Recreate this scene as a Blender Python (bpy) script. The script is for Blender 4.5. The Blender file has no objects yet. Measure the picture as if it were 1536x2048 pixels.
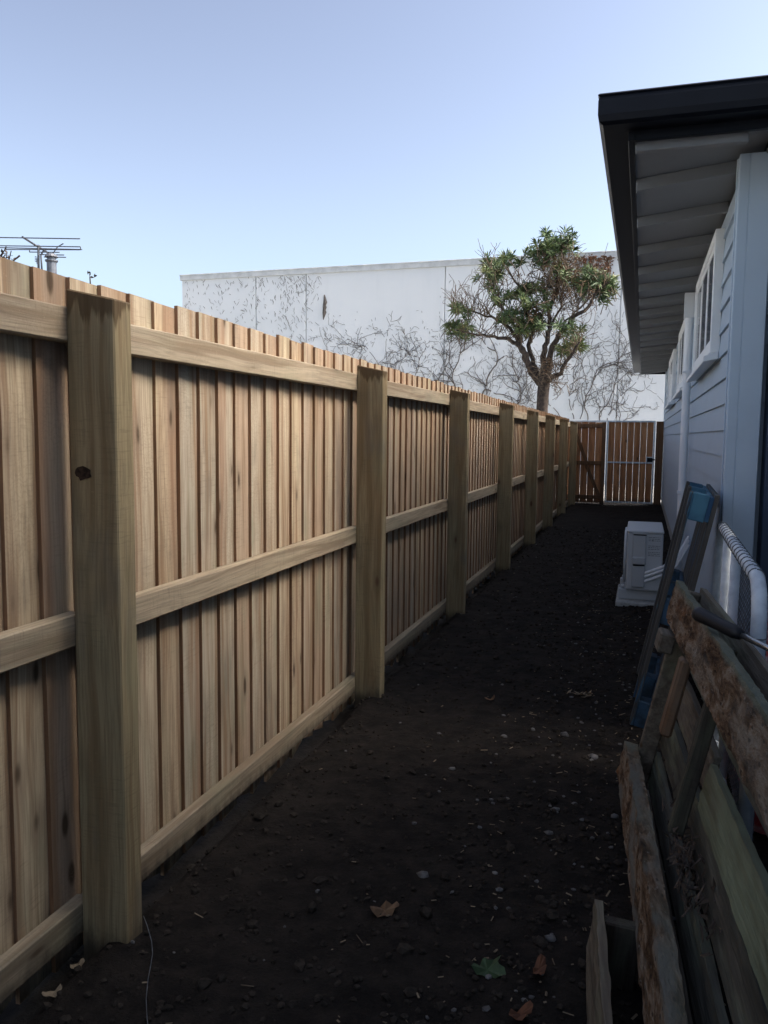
import bpy, bmesh, math, random
from mathutils import Vector, Matrix, noise
R = math.radians
random.seed(7)
S = bpy.context.scene
COL = S.collection

# ------------------------------------------------------------------ camera
YAW, PITCH, ROLL, FPX = R(17.5627), R(5.4809), R(0.5889), 1621.05
def cam_axes():
    cy, sy = math.cos(YAW), math.sin(YAW)
    f = Vector((-sy, cy, 0)); r = Vector((cy, sy, 0)); u = Vector((0, 0, 1))
    f2 = f * math.cos(PITCH) - u * math.sin(PITCH)
    u2 = u * math.cos(PITCH) + f * math.sin(PITCH)
    return (r * math.cos(ROLL) + u2 * math.sin(ROLL), u2 * math.cos(ROLL) - r * math.sin(ROLL), f2)
CR, CU, CF = cam_axes()
EYE = Vector((0, 0, 1.42))
cd = bpy.data.cameras.new('camera')
cam = bpy.data.objects.new('camera', cd); COL.objects.link(cam)
cam.matrix_world = Matrix(((CR.x, CU.x, -CF.x, EYE.x), (CR.y, CU.y, -CF.y, EYE.y), (CR.z, CU.z, -CF.z, EYE.z), (0, 0, 0, 1)))
cd.sensor_fit = 'HORIZONTAL'; cd.sensor_width = 36.0; cd.lens = 36.0 * FPX / 1536.0
cd.clip_start = 0.05; cd.clip_end = 3000
S.camera = cam

# ------------------------------------------------------------------ light
SKY_SAT = .60; SKY_GAM = 1.75; SKY_TINT = (1.0, 1.01, .98, 1)
SUN_ELEV, SUN_AZ = R(50), R(80)          # azimuth measured from +Y towards +X
w = bpy.data.worlds.new('World'); S.world = w; w.use_nodes = True
nt = w.node_tree; nt.nodes.clear()
sky = nt.nodes.new('ShaderNodeTexSky'); sky.sky_type = 'NISHITA'; sky.sun_disc = False
sky.sun_elevation = SUN_ELEV; sky.sun_rotation = SUN_AZ
sky.air_density = 1.0; sky.dust_density = 3.0; sky.ozone_density = 1.6
bg = nt.nodes.new('ShaderNodeBackground'); bg.inputs['Strength'].default_value = 0.061
out = nt.nodes.new('ShaderNodeOutputWorld')
hs = nt.nodes.new('ShaderNodeHueSaturation'); hs.inputs['Saturation'].default_value = SKY_SAT
gm = nt.nodes.new('ShaderNodeGamma'); gm.inputs[1].default_value = SKY_GAM
nt.links.new(sky.outputs[0], gm.inputs[0]); nt.links.new(gm.outputs[0], hs.inputs['Color']); tn = nt.nodes.new('ShaderNodeMix'); tn.data_type = 'RGBA'; tn.blend_type = 'MULTIPLY'; tn.inputs[0].default_value = 1; tn.inputs[7].default_value = SKY_TINT
nt.links.new(hs.outputs[0], tn.inputs[6]); nt.links.new(tn.outputs[2], bg.inputs[0]); nt.links.new(bg.outputs[0], out.inputs[0])
sd = bpy.data.lights.new('sun', 'SUN'); sd.energy = 2.0; sd.angle = R(32); sd.color = (1, .92, .80)
so = bpy.data.objects.new('sun', sd); COL.objects.link(so)
_d = Vector((math.sin(SUN_AZ) * math.cos(SUN_ELEV), math.cos(SUN_AZ) * math.cos(SUN_ELEV), math.sin(SUN_ELEV)))
so.rotation_euler = (-_d).to_track_quat('-Z', 'Y').to_euler()
S.view_settings.view_transform = 'Standard'; S.view_settings.look = 'None'
S.view_settings.gamma = 1; S.view_settings.use_curve_mapping = False
S.view_settings.exposure = 0.75

# ------------------------------------------------------------------ helpers
def ray(px, py):
    return CR * ((px - 768) / FPX) + CU * ((1024 - py) / FPX) + CF
def at_y(px, py, y):                       # a point of the photograph at a known distance along the path
    d = ray(px, py); return EYE + d * (y / d.y)

class MB:
    def __init__(s): s.v = []; s.f = []; s.m = []
    def add(s, vs, fs, mi=0):
        o = len(s.v); s.v += [tuple(v) for v in vs]
        for f in fs: s.f.append(tuple(o + i for i in f)); s.m.append(mi)
    def box(s, x0, x1, y0, y1, z0, z1, mi=0, M=None):
        vs = [Vector((x, y, z)) for z in (z0, z1) for x, y in ((x0, y0), (x1, y0), (x1, y1), (x0, y1))]
        if M is not None: vs = [M @ v for v in vs]
        s.add(vs, [(3, 2, 1, 0), (4, 5, 6, 7), (0, 1, 5, 4), (1, 2, 6, 5), (2, 3, 7, 6), (3, 0, 4, 7)], mi)
    def tube(s, pts, rad, n=6, mi=0, cap=True):
        pts = [Vector(p) for p in pts]
        if not isinstance(rad, (list, tuple)): rad = [rad] * len(pts)
        rings = []; ref = None
        for i, p in enumerate(pts):
            a = pts[max(i - 1, 0)]; b = pts[min(i + 1, len(pts) - 1)]
            t = (b - a).normalized() if (b - a).length > 1e-9 else Vector((0, 0, 1))
            if ref is None: ref = Vector((1, 0, 0)) if abs(t.x) < .8 else Vector((0, 1, 0))
            e1 = (ref - t * ref.dot(t)).normalized(); e2 = t.cross(e1); ref = e1
            rings.append([p + (e1 * math.cos(2 * math.pi * k / n) + e2 * math.sin(2 * math.pi * k / n)) * rad[i] for k in range(n)])
        vs = [v for r in rings for v in r]; fs = []
        for i in range(len(rings) - 1):
            for k in range(n):
                fs.append((i * n + k, i * n + (k + 1) % n, (i + 1) * n + (k + 1) % n, (i + 1) * n + k))
        if cap and n > 2:
            fs.append(tuple(range(n - 1, -1, -1))); fs.append(tuple((len(rings) - 1) * n + k for k in range(n)))
        s.add(vs, fs, mi)
    def prism(s, prof, p0, p1, mi=0):        # prof: list of world offsets (Vector), swept from p0 to p1
        n = len(prof); p0 = Vector(p0); p1 = Vector(p1)
        vs = [p0 + Vector(q) for q in prof] + [p1 + Vector(q) for q in prof]
        fs = [(k, (k + 1) % n, n + (k + 1) % n, n + k) for k in range(n)] + [tuple(range(n - 1, -1, -1)), tuple(range(n, 2 * n))]
        s.add(vs, fs, mi)
    def mesh(s, name, mats, bevel=0, smooth=False, fixn=True):
        me = bpy.data.meshes.new(name); me.from_pydata(s.v, [], s.f)
        for m in (mats if isinstance(mats, (list, tuple)) else [mats]): me.materials.append(m)
        me.polygons.foreach_set('material_index', s.m)
        if bevel or fixn:
            bm = bmesh.new(); bm.from_mesh(me)
            if fixn: bmesh.ops.recalc_face_normals(bm, faces=bm.faces)
            if bevel: bmesh.ops.bevel(bm, geom=list(bm.edges), offset=bevel, segments=1, affect='EDGES', clamp_overlap=True)
            bm.to_mesh(me); bm.free()
        if smooth: me.polygons.foreach_set('use_smooth', [True] * len(me.polygons))
        me.update(); return me

def link(name, me, parent=None, loc=(0, 0, 0), rot=(0, 0, 0)):
    o = bpy.data.objects.new(name, me); COL.objects.link(o)
    if parent is not None: o.parent = parent
    o.location = loc; o.rotation_euler = rot
    return o
def tag(o, label=None, cat=None, group=None, kind=None):
    if label: o['label'] = label
    if cat: o['category'] = cat
    if group: o['group'] = group
    if kind: o['kind'] = kind
    return o
def thing(name, label, cat, loc=(0, 0, 0), rot=(0, 0, 0), group=None):
    return tag(link(name, None, None, loc, rot), label, cat, group)

# ------------------------------------------------------------------ materials
class NG:
    def __init__(s, name):
        s.mat = bpy.data.materials.new(name); s.mat.use_nodes = True
        s.t = s.mat.node_tree; s.t.nodes.clear()
        s.out = s.n('ShaderNodeOutputMaterial'); s.b = s.n('ShaderNodeBsdfPrincipled')
        s.l(s.b.outputs[0], s.out.inputs[0])
    def n(s, k): return s.t.nodes.new(k)
    def l(s, a, b): s.t.links.new(a, b)
    def put(s, sock, v):
        if hasattr(v, 'is_linked') or hasattr(v, 'links'): s.l(v, sock)
        elif isinstance(v, (tuple, list)) and len(v) == 3 and sock.type == 'RGBA': sock.default_value = (*v, 1)
        else: sock.default_value = v
    def coord(s, kind='Object'):
        return s.n('ShaderNodeTexCoord').outputs[kind]
    def vm(s, op, a, b):
        n = s.n('ShaderNodeVectorMath'); n.operation = op; s.put(n.inputs[0], a); s.put(n.inputs[1], b); return n.outputs[0]
    def ma(s, op, a, b=0.0, clamp=False):
        n = s.n('ShaderNodeMath'); n.operation = op; n.use_clamp = clamp; s.put(n.inputs[0], a); s.put(n.inputs[1], b); return n.outputs[0]
    def noise(s, vec, scale=1, detail=3, rough=.55, dist=0, col=False):
        n = s.n('ShaderNodeTexNoise'); s.put(n.inputs['Vector'], vec); n.inputs['Scale'].default_value = scale
        n.inputs['Detail'].default_value = detail; n.inputs['Roughness'].default_value = rough; n.inputs['Distortion'].default_value = dist
        return n.outputs[1 if col else 0]
    def voro(s, vec, scale=1, feat='F1', rnd=1, out='Distance'):
        n = s.n('ShaderNodeTexVoronoi'); n.feature = feat; s.put(n.inputs['Vector'], vec); n.inputs['Scale'].default_value = scale
        n.inputs['Randomness'].default_value = rnd; return n.outputs[out]
    def mr(s, v, a, b, c=0.0, d=1.0, smooth=True):
        n = s.n('ShaderNodeMapRange'); n.interpolation_type = 'SMOOTHSTEP' if smooth else 'LINEAR'
        s.put(n.inputs[0], v)
        for i, x in zip((1, 2, 3, 4), (a, b, c, d)): n.inputs[i].default_value = x
        return n.outputs[0]
    def mix(s, f, a, b, mode='MIX'):
        n = s.n('ShaderNodeMix'); n.data_type = 'RGBA'; n.blend_type = mode
        s.put(n.inputs[0], f); s.put(n.inputs[6], a); s.put(n.inputs[7], b); return n.outputs[2]
    def ramp(s, f, stops, mode='LINEAR'):
        n = s.n('ShaderNodeValToRGB'); n.color_ramp.interpolation = mode
        e = n.color_ramp.elements
        while len(e) < len(stops): e.new(.5)
        for x, (p, c) in zip(e, stops): x.position = p; x.color = (*c, 1) if len(c) == 3 else c
        s.put(n.inputs[0], f); return n.outputs[0]
    def bump(s, h, strength=.5, dist=.01):
        n = s.n('ShaderNodeBump'); n.inputs['Strength'].default_value = strength; n.inputs['Distance'].default_value = dist
        s.put(n.inputs['Height'], h); s.l(n.outputs[0], s.b.inputs['Normal'])
    def fin(s, col, rough=.8, spec=.3, metal=0.0):
        s.put(s.b.inputs['Base Color'], col); s.put(s.b.inputs['Roughness'], rough)
        s.b.inputs['Specular IOR Level'].default_value = spec; s.b.inputs['Metallic'].default_value = metal
        return s.mat
    def rnd(s): return s.n('ShaderNodeObjectInfo').outputs['Random']
    def rcoord(s, kind='Object'):
        cx = s.n('ShaderNodeCombineXYZ'); r = s.rnd()
        s.l(s.ma('MULTIPLY', r, 37.0), cx.inputs[0]); s.l(s.ma('MULTIPLY', r, 91.0), cx.inputs[1]); s.l(s.ma('MULTIPLY', r, 53.0), cx.inputs[2])
        return s.vm('ADD', s.coord(kind), cx.outputs[0])

def sc3(axis, across, along):
    return tuple(along if i == axis else across for i in range(3))

def wood(name, tints, axis=2, contrast=.35, knots=.5, stain=None, green=.0, topstain=None, saw=0.0, bump=.35, dirt=None, knotcol=(.07, .045, .025), heart=None):
    g = NG(name); c = g.rcoord(); oc = g.coord()
    base = g.ramp(g.rnd(), [(i / max(1, len(tints) - 1), t) for i, t in enumerate(tints)])
    # broad bands along the grain
    warp = g.vm('ADD', g.vm('MULTIPLY', c, sc3(axis, 1.0, 1.0)), g.vm('MULTIPLY', g.noise(g.vm('MULTIPLY', c, sc3(axis, 5, 1.3)), 1, 2, .5, 0, True), (.06, .06, .06)))
    band = g.noise(g.vm('MULTIPLY', warp, sc3(axis, 26, .9)), 1, 3, .6)
    fine = g.noise(g.vm('MULTIPLY', warp, sc3(axis, 150, 3.5)), 1, 4, .65)
    dark = tuple(x * (1 - contrast) * k for x, k in zip(tints[len(tints) // 2], (1.0, .88, .8)))
    col = g.mix(g.mr(band, .42, .66), base, dark)
    col = g.mix(g.mr(fine, .38, .72, 0, .62), col, tuple(x * .5 for x in tints[0]))
    rs_ = g.noise(g.vm('MULTIPLY', c, sc3(axis, 14, 170)), 1, 3, .6)
    rsm = g.noise(g.vm('MULTIPLY', c, (4, 4, 3)), 1, 2)
    col = g.mix(g.ma('MULTIPLY', g.mr(rs_, .5, .72, 0, .38), g.mr(rsm, .4, .62)), col, tuple(x * .42 for x in tints[0]))
    sp_ = g.noise(c, 90, 4, .75)
    col = g.mix(g.mr(sp_, .6, .72, 0, .3), col, tuple(min(.6, x * 1.25) for x in tints[0]))
    if heart:                                   # reddish heartwood streak
        hn = g.noise(g.vm('MULTIPLY', c, sc3(axis, 7, .35)), 1, 2, .5)
        col = g.mix(g.mr(hn, .5, .68, 0, .6), col, heart)
    blotch = g.noise(g.vm('MULTIPLY', c, sc3(axis, 6, 2.2)), 1, 4, .6)
    col = g.mix(g.mr(blotch, .52, .76, 0, .6), col, (.16, .14, .11))
    if green:
        gn = g.noise(g.vm('MULTIPLY', c, sc3(axis, 4, 1.1)), 1.7, 3, .6)
        col = g.mix(g.mr(gn, .48, .75, 0, green), col, (.22, .25, .16))
    if knots:
        kc = g.vm('MULTIPLY', warp, sc3(axis, 10.5, 3.8))
        kd = g.voro(kc, 1.0)
        kcol = g.voro(kc, 1.0, 'F1', 1, 'Color')
        sepn = g.n('ShaderNodeSeparateColor'); g.l(kcol, sepn.inputs[0])
        on = g.ma('GREATER_THAN', knots, sepn.outputs[0])
        km = g.ma('MULTIPLY', g.mr(kd, .08, .19, 1, 0), on)
        halo = g.ma('MULTIPLY', g.mr(kd, .15, .42, .5, 0), on)
        col = g.mix(halo, col, tuple(x * .5 for x in tints[0])); col = g.mix(km, col, knotcol)
    if saw:
        wv = g.n('ShaderNodeTexWave'); wv.bands_direction = 'XYZ'[axis]; g.l(c, wv.inputs['Vector'])
        wv.inputs['Scale'].default_value = 17; wv.inputs['Distortion'].default_value = 14; wv.inputs['Detail'].default_value = 5; wv.inputs['Detail Scale'].default_value = 2.5
        sm = g.noise(g.vm('MULTIPLY', c, (3, 3, 2)), 1, 2)
        col = g.mix(g.ma('MULTIPLY', g.mr(wv.outputs[1], .55, .95, 0, saw), g.mr(sm, .45, .62)), col, tuple(x * .45 for x in tints[0]))
    if topstain is not None:                    # dark preservative drips below the cut top of a post
        z0, L = topstain
        sx = g.n('ShaderNodeSeparateXYZ'); g.l(oc, sx.inputs[0])
        dn = g.noise(g.vm('MULTIPLY', c, (34, 34, 2.5)), 1, 3, .6)
        lim = g.mr(dn, .3, .72, z0 - L * .12, z0 - L, False)
        col = g.mix(g.ma('MULTIPLY', g.mr(g.ma('SUBTRACT', sx.outputs[2], lim), -.006, .02), .8), col, (.075, .045, .02))
    if dirt is not None:                        # soil splashed on the lowest part
        sx = g.n('ShaderNodeSeparateXYZ'); g.l(oc, sx.inputs[0])
        dn = g.noise(g.vm('MULTIPLY', c, (18, 18, 9)), 1, 4, .65)
        col = g.mix(g.ma('MULTIPLY', g.mr(g.ma('ADD', sx.outputs[2], g.ma('MULTIPLY', dn, dirt)), dirt * .35, dirt * 1.05, .85, 0), 1), col, (.03, .024, .018))
    g.bump(g.ma('ADD', fine, g.ma('MULTIPLY', band, .6)), bump, .004)
    return g.fin(col, g.mr(fine, .3, .7, .72, .92), .25)

PALE = (.53, .425, .285); PINK = (.43, .315, .22); GREY = (.42, .365, .28); TAN = (.48, .37, .245); WARM = (.44, .325, .21)
M = {}
M['paling'] = wood('pine paling', [PINK, TAN, GREY, PALE, WARM, PINK, GREY, PALE], 2, .40, .55, green=.35, saw=.22, dirt=.16, heart=(.29, .175, .11))
M['paling_edge'] = wood('sawn paling edge', [(.33, .19, .105), (.37, .225, .13), (.30, .165, .09)], 2, .4, .1, bump=.8)
M['rail'] = wood('pine rail', [(.37, .30, .21), (.34, .285, .205), (.385, .31, .215)], 1, .34, .3, green=.3, saw=.2)
M['rail_low'] = wood('muddy pine rail', [(.33, .265, .185), (.30, .25, .18)], 1, .34, .3, green=.3, saw=.2, dirt=.10)
M['post'] = wood('treated pine post', [(.30, .24, .135), (.325, .255, .145), (.31, .245, .14)], 2, .32, .45, green=.25, topstain=(1.765, .10), dirt=.14, knotcol=(.10, .05, .03))
M['gate_wood'] = wood('red stained gate board', [(.56, .27, .12), (.48, .23, .105), (.60, .30, .14)], 2, .3, .15, dirt=.2)
M['brown_wood'] = wood('dark brown timber', [(.20, .11, .055), (.17, .095, .05)], 2, .3, .15, dirt=.2)
M['old_wood'] = wood('weathered grey pallet wood', [(.19, .165, .13), (.15, .132, .105), (.20, .165, .12)], 1, .4, .15, green=.5, bump=.9)
M['shaded_wood'] = wood('shaded dark pallet board', [(.105, .10, .08), (.08, .078, .062), (.12, .105, .08)], 1, .45, .2, green=.5, bump=.9)  # darker copy of the pallet wood; shade between boards put into the colour
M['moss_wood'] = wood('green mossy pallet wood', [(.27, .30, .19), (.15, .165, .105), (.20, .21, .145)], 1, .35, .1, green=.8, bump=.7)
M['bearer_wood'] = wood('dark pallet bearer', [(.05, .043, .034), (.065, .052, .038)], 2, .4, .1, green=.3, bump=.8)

def rotten(name, grey=0.0):
    g = NG(name); c = g.rcoord()
    st = g.vm('MULTIPLY', c, (22, 7, 22))
    a = g.noise(st, 1, 6, .68, .4); b = g.noise(g.vm('MULTIPLY', c, (60, 24, 60)), 1, 5, .7); d = g.noise(g.vm('MULTIPLY', c, (9, 3.5, 9)), 1, 3, .6)
    col = g.ramp(a, [(.32, (.014, .009, .006)), (.43, (.075, .042, .022)), (.51, (.16, .10, .058)), (.60, (.26, .205, .15)), (.72, (.07, .045, .03))])
    col = g.mix(g.mr(d, .58, .70, 0, .6), col, (.20, .085, .03))
    col = g.mix(g.mr(b, .58, .72, 0, .8), col, (.34, .31, .27))
    hol = g.voro(g.vm('MULTIPLY', c, (50, 22, 50)), 1)
    col = g.mix(g.mr(hol, .1, .26, .85, 0), col, (.02, .012, .008))
    if grey:
        e = g.noise(g.vm('MULTIPLY', c, (7, 2.2, 9)), 1, 3, .6)
        col = g.mix(g.mr(e, .40, .52, grey, 0), col, g.mix(a, (.21, .195, .165), (.12, .115, .095)))
    ms = g.n('ShaderNodeSeparateXYZ'); g.l(g.coord(), ms.inputs[0])
    col = g.mix(g.mr(g.ma('ADD', ms.outputs[2], g.ma('MULTIPLY', d, .03)), .138, .156, 0, .8), col, (.15, .165, .125))
    g.bump(g.ma('ADD', a, g.ma('MULTIPLY', b, .6)), 1.0, .02)
    return g.fin(col, .92, .15)
M['rotten'] = rotten('rotten brown timber', .35)
M['rotten_grey'] = rotten('half rotten grey timber', 1.0)

def blue_wood(name, axis=2, wear=.5):
    g = NG(name); c = g.rcoord()
    n1 = g.noise(g.vm('MULTIPLY', c, sc3(axis, 28, 2.2)), 1, 5, .65); n2 = g.noise(c, 5, 3)
    wd = g.mix(g.mr(n1, .4, .7), (.075, .072, .066), (.028, .030, .032))
    bl = g.mix(g.mr(n2, .4, .65), (.07, .19, .27), (.025, .07, .14))
    col = g.mix(g.mr(g.ma('ADD', n1, g.ma('MULTIPLY', n2, .35)), wear, wear + .1), wd, bl)
    g.bump(n1, .6, .004); return g.fin(col, .75, .25)
M['blue'] = blue_wood('faded blue painted pallet wood', 2, .42)
M['blue_worn'] = blue_wood('worn blue pallet board', 2, .72)

def soil(name):
    g = NG(name); c = g.coord()
    a = g.noise(c, 9, 6, .7); b = g.noise(c, 60, 5, .7); d = g.noise(c, 1.3, 3, .6)
    col = g.mix(g.mr(a, .35, .7), (.011, .0092, .008), (.027, .0215, .0175))
    col = g.mix(g.mr(d, .5, .75, 0, .5), col, (.03, .0245, .02))
    col = g.mix(g.mr(b, .62, .78, 0, .5), col, (.07, .058, .046))
    g.bump(g.ma('ADD', a, g.ma('MULTIPLY', b, .5)), .9, .03)
    sx = g.n('ShaderNodeSeparateXYZ'); g.l(c, sx.inputs[0])
    bounce_yard = g.ma('MAXIMUM', g.mr(g.ma('ADD', sx.outputs[0], g.ma('MULTIPLY', d, .3)), -1.75, -2.1), g.mr(sx.outputs[1], 18.4, 18.9))  # pale unseen ground beyond fence and gate, added to bounce light onto the warehouse
    col = g.mix(bounce_yard, col, g.mix(g.mr(d, .4, .6), (.30, .30, .27), (.40, .395, .38)))
    return g.fin(col, .95, .12)
M['soil'] = soil('dark garden soil')
def simple(name, c1, c2=None, scale=20, rough=.6, spec=.4, metal=0.0, bump=0.0, bd=.003, detail=4):
    g = NG(name); c = g.rcoord(); n = g.noise(c, scale, detail, .6)
    col = g.mix(g.mr(n, .35, .68), c1, c2 or tuple(x * .8 for x in c1))
    if bump: g.bump(n, bump, bd)
    return g.fin(col, rough, spec, metal)
M['clod'] = simple('soil clod', (.038, .031, .025), (.017, .0145, .012), 40, .95, .1, 0, .8, .004)
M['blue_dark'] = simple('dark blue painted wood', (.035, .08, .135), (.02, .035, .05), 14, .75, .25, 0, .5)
M['stone'] = simple('grey pebble', (.14, .135, .13), (.055, .052, .05), 30, .75, .3, 0, .4)
M['chip'] = simple('pale wood chip', (.27, .21, .14), (.10, .075, .05), 3, .85, .2)
def paint(name, c, dirt=.25, rough=.55):
    g = NG(name); k = g.rcoord(); n = g.noise(g.vm('MULTIPLY', k, (3, 3, 3)), 1, 4, .6); f = g.noise(k, 70, 3)
    col = g.mix(g.mr(n, .45, .8, 0, dirt), c, tuple(x * .62 for x in c))
    g.bump(f, .12, .002); return g.fin(col, rough, .35)
M['board'] = paint('grey weatherboard paint', (.39, .475, .56))
M['trim'] = paint('grey trim paint', (.47, .57, .67), .2)
M['white'] = paint('white joinery paint', (.84, .86, .87), .1, .45)
M['white_pipe'] = paint('white pvc', (.86, .88, .90), .05, .35)
M['soffit'] = paint('soffit paint', (.21, .22, .235), .3)
M['cream'] = paint('cream soffit beam', (.55, .52, .44), .2)
M['gutter'] = simple('dark navy steel gutter', (.0035, .005, .009), (.0025, .0035, .007), 6, .45, .22)
M['roofing'] = simple('dark roof steel', (.03, .035, .045), None, 6, .4, .5)
M['navy'] = paint('navy door paint', (.035, .055, .095), .3, .4)
g = NG('window glass'); M['glass'] = g.fin((.09, .115, .15), .06, .6)  # base colour lifted to stand in for sky reflected in the panes
M['knot'] = simple('dark brown knot', (.05, .033, .024), (.018, .013, .01), 90, .9, .1, 0, .8)
M['dark'] = simple('dark cavity', (.01, .01, .012), None, 10, .8, .2)
M['galv'] = simple('galvanised tube', (.62, .68, .70), (.5, .56, .6), 25, .5, .5, .15)
M['white_tube'] = simple('white painted gate tube', (.62, .68, .72), (.45, .50, .55), 18, .45, .45, 0, .15)
M['wire'] = simple('galvanised wire', (.16, .175, .19), (.09, .10, .11), 30, .5, .4, .3)
M['ac'] = paint('off white appliance', (.52, .55, .57), .3, .5)
M['ac_grey'] = paint('pale grey plastic', (.44, .47, .49), .2, .45)
M['ac_print'] = simple('grey print', (.16, .18, .19), None, 10, .7, .2)
M['concrete'] = simple('pale concrete', (.42, .43, .42), (.28, .29, .28), 22, .9, .2, 0, .4)
M['black_grip'] = simple('black rubber grip', (.012, .012, .015), None, 60, .5, .4, 0, .2)
M['steel'] = simple('bright steel shaft', (.55, .55, .54), (.4, .4, .4), 30, .25, .5, .9)
M['antenna'] = simple('grey aluminium', (.12, .125, .14), None, 20, .5, .5, .3)
M['flue'] = simple('grey flue steel', (.16, .17, .19), (.12, .125, .14), 12, .5, .5, .4)
M['tile'] = simple('dark roof tile', (.10, .095, .095), None, 8, .8, .2)
M['bark'] = simple('grey brown bark', (.085, .065, .052), (.04, .031, .026), 16, .9, .2, 0, .9, .02)
M['twig'] = simple('dry brown twig', (.17, .125, .085), (.10, .075, .055), 20, .9, .2)
M['vine'] = simple('dead creeper stem', (.15, .13, .115), (.095, .08, .07), 15, .9, .2)
M['rootlet'] = simple('dry rootlet', (.26, .24, .22), (.16, .145, .13), 12, .9, .2)
M['redleaf'] = simple('dead red brown leaf', (.19, .085, .05), (.13, .075, .042), 5, .85, .2)
M['ivyleaf'] = simple('dry brown leaf', (.17, .105, .06), (.09, .055, .035), 25, .8, .2)
M['orangeleaf'] = simple('orange brown leaf', (.15, .065, .035), (.09, .042, .026), 25, .8, .2)
M['greenleaf'] = simple('green fallen leaf', (.05, .085, .038), (.03, .05, .024), 25, .6, .3)
def leafmat(name):
    g = NG(name); c = g.coord(); n = g.noise(c, 1.6, 3); f = g.noise(c, 22, 2)
    col = g.ramp(n, [(.3, (.07, .115, .05)), (.5, (.12, .17, .06)), (.66, (.20, .21, .07)), (.8, (.20, .17, .07))])
    col = g.mix(g.mr(f, .4, .7, 0, .5), col, (.03, .052, .03))
    g.fin(col, .5, .4); return g.mat
M['leaf'] = leafmat('lance shaped green leaf')
def wallmat(name):
    g = NG(name); c = g.coord()
    n = g.noise(c, .25, 4, .6); f = g.noise(g.vm('MULTIPLY', c, (2.2, 2.2, .25)), 1, 4, .6)
    col = g.mix(g.mr(n, .4, .7), (.73, .74, .735), (.67, .685, .68)); col = g.mix(g.mr(f, .5, .8, 0, .35), col, (.60, .62, .62))
    g.bump(g.noise(c, 40, 2), .1, .004); return g.fin(col, .8, .2)
M['whitewall'] = wallmat('white painted concrete')
M['flash'] = simple('pale cap flashing', (.6, .61, .60), None, 3, .5, .4)
M['redbag'] = simple('red and white printed plastic', (.42, .05, .06), (.5, .45, .45), 14, .35, .5, 0, .8, .02, 2)

# ------------------------------------------------------------------ ground: one sheet, finely divided in the alley
def spread(lo, hi, steps): return [lo + (hi - lo) * i / steps for i in range(steps)]
def soil_h(x, y):
    h = noise.noise((x * 1.7, y * 1.1, 3.1)) * .018 + noise.noise((x * 6, y * 5, 9.4)) * .012 + noise.noise((x * 19, y * 17, 1.4)) * .008 + noise.noise((x * 43, y * 41, 5.4)) * .004
    h += .03 * math.exp(-((x - .3) / .22) ** 2) * (1 if 3.5 < y < 18 else .3)
    for py in POSTS: h += .03 * math.exp(-(((x + 1.3) / .16) ** 2 + ((y - py + .1) / .2) ** 2))
    h -= .075 * min(1, max(0, (-1.36 - x) / .07)) * (1 if abs(x) < 1.75 else 0)
    return h - .012
POSTS = [1.825, 4.078, 6.225, 8.52, 10.66, 12.78, 15.03, 17.28]
gx = [-900, -300, -90, -30, -12, -6, -3.5, -2.4, -1.9] + spread(-1.7, .66, 74) + [.66, 1.0, 1.6, 3, 7, 14, 40, 120, 400, 900]
gy = [-900, -300, -90, -30, -10, -4, -1, -.2, .4]
yy = .8
while yy < 18.6: gy.append(yy); yy += .024 + .006 * max(0, yy - 2.2)
gy += [19.5, 21, 24, 28, 34, 50, 90, 200, 500, 1500]
b = MB(); nx = len(gx)
for y in gy:
    for x in gx:
        inn = -1.75 < x < .67 and .5 < y < 18.6
        b.v.append((x, y, soil_h(x, y) if inn else -.03))
for j in range(len(gy) - 1):
    for i in range(nx - 1):
        b.f.append((j * nx + i, j * nx + i + 1, (j + 1) * nx + i + 1, (j + 1) * nx + i)); b.m.append(0)
tag(link('ground', b.mesh('ground', M['soil'], 0, True, False)), kind='structure')

# ------------------------------------------------------------------ warehouse wall behind
WY = 26.0
pl = at_y(363, 553, WY); TOPZ = pl.z
wh = thing('warehouse', 'long windowless white concrete warehouse rising behind the fence and tree', 'building', (pl.x, WY, 0))
joints = [pl.x] + [at_y(px, 640, WY).x for px in (512, 612, 889)] + [at_y(1240, 640, WY).x, 9.5, 15.5]
for a, c in zip(joints, joints[1:]):
    m = MB(); m.box(a - pl.x + .012, c - pl.x - .012, 0, .25, -.1, TOPZ - .02)
    link('wall_panel', m.mesh('wall_panel', M['whitewall'], .012), wh)
m = MB(); m.box(.02, joints[-1] - pl.x - .02, .08, 14, -.1, TOPZ - .3); link('building_body', m.mesh('building_body', M['whitewall']), wh)
m = MB(); m.box(-.04, joints[-1] - pl.x + .04, -.05, .32, TOPZ - .15, TOPZ + .01); m.box(-.05, joints[-1] - pl.x + .05, -.065, .34, TOPZ + .008, TOPZ + .05)
link('cap_flashing', m.mesh('cap_flashing', M['flash'], .006), wh)

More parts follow.
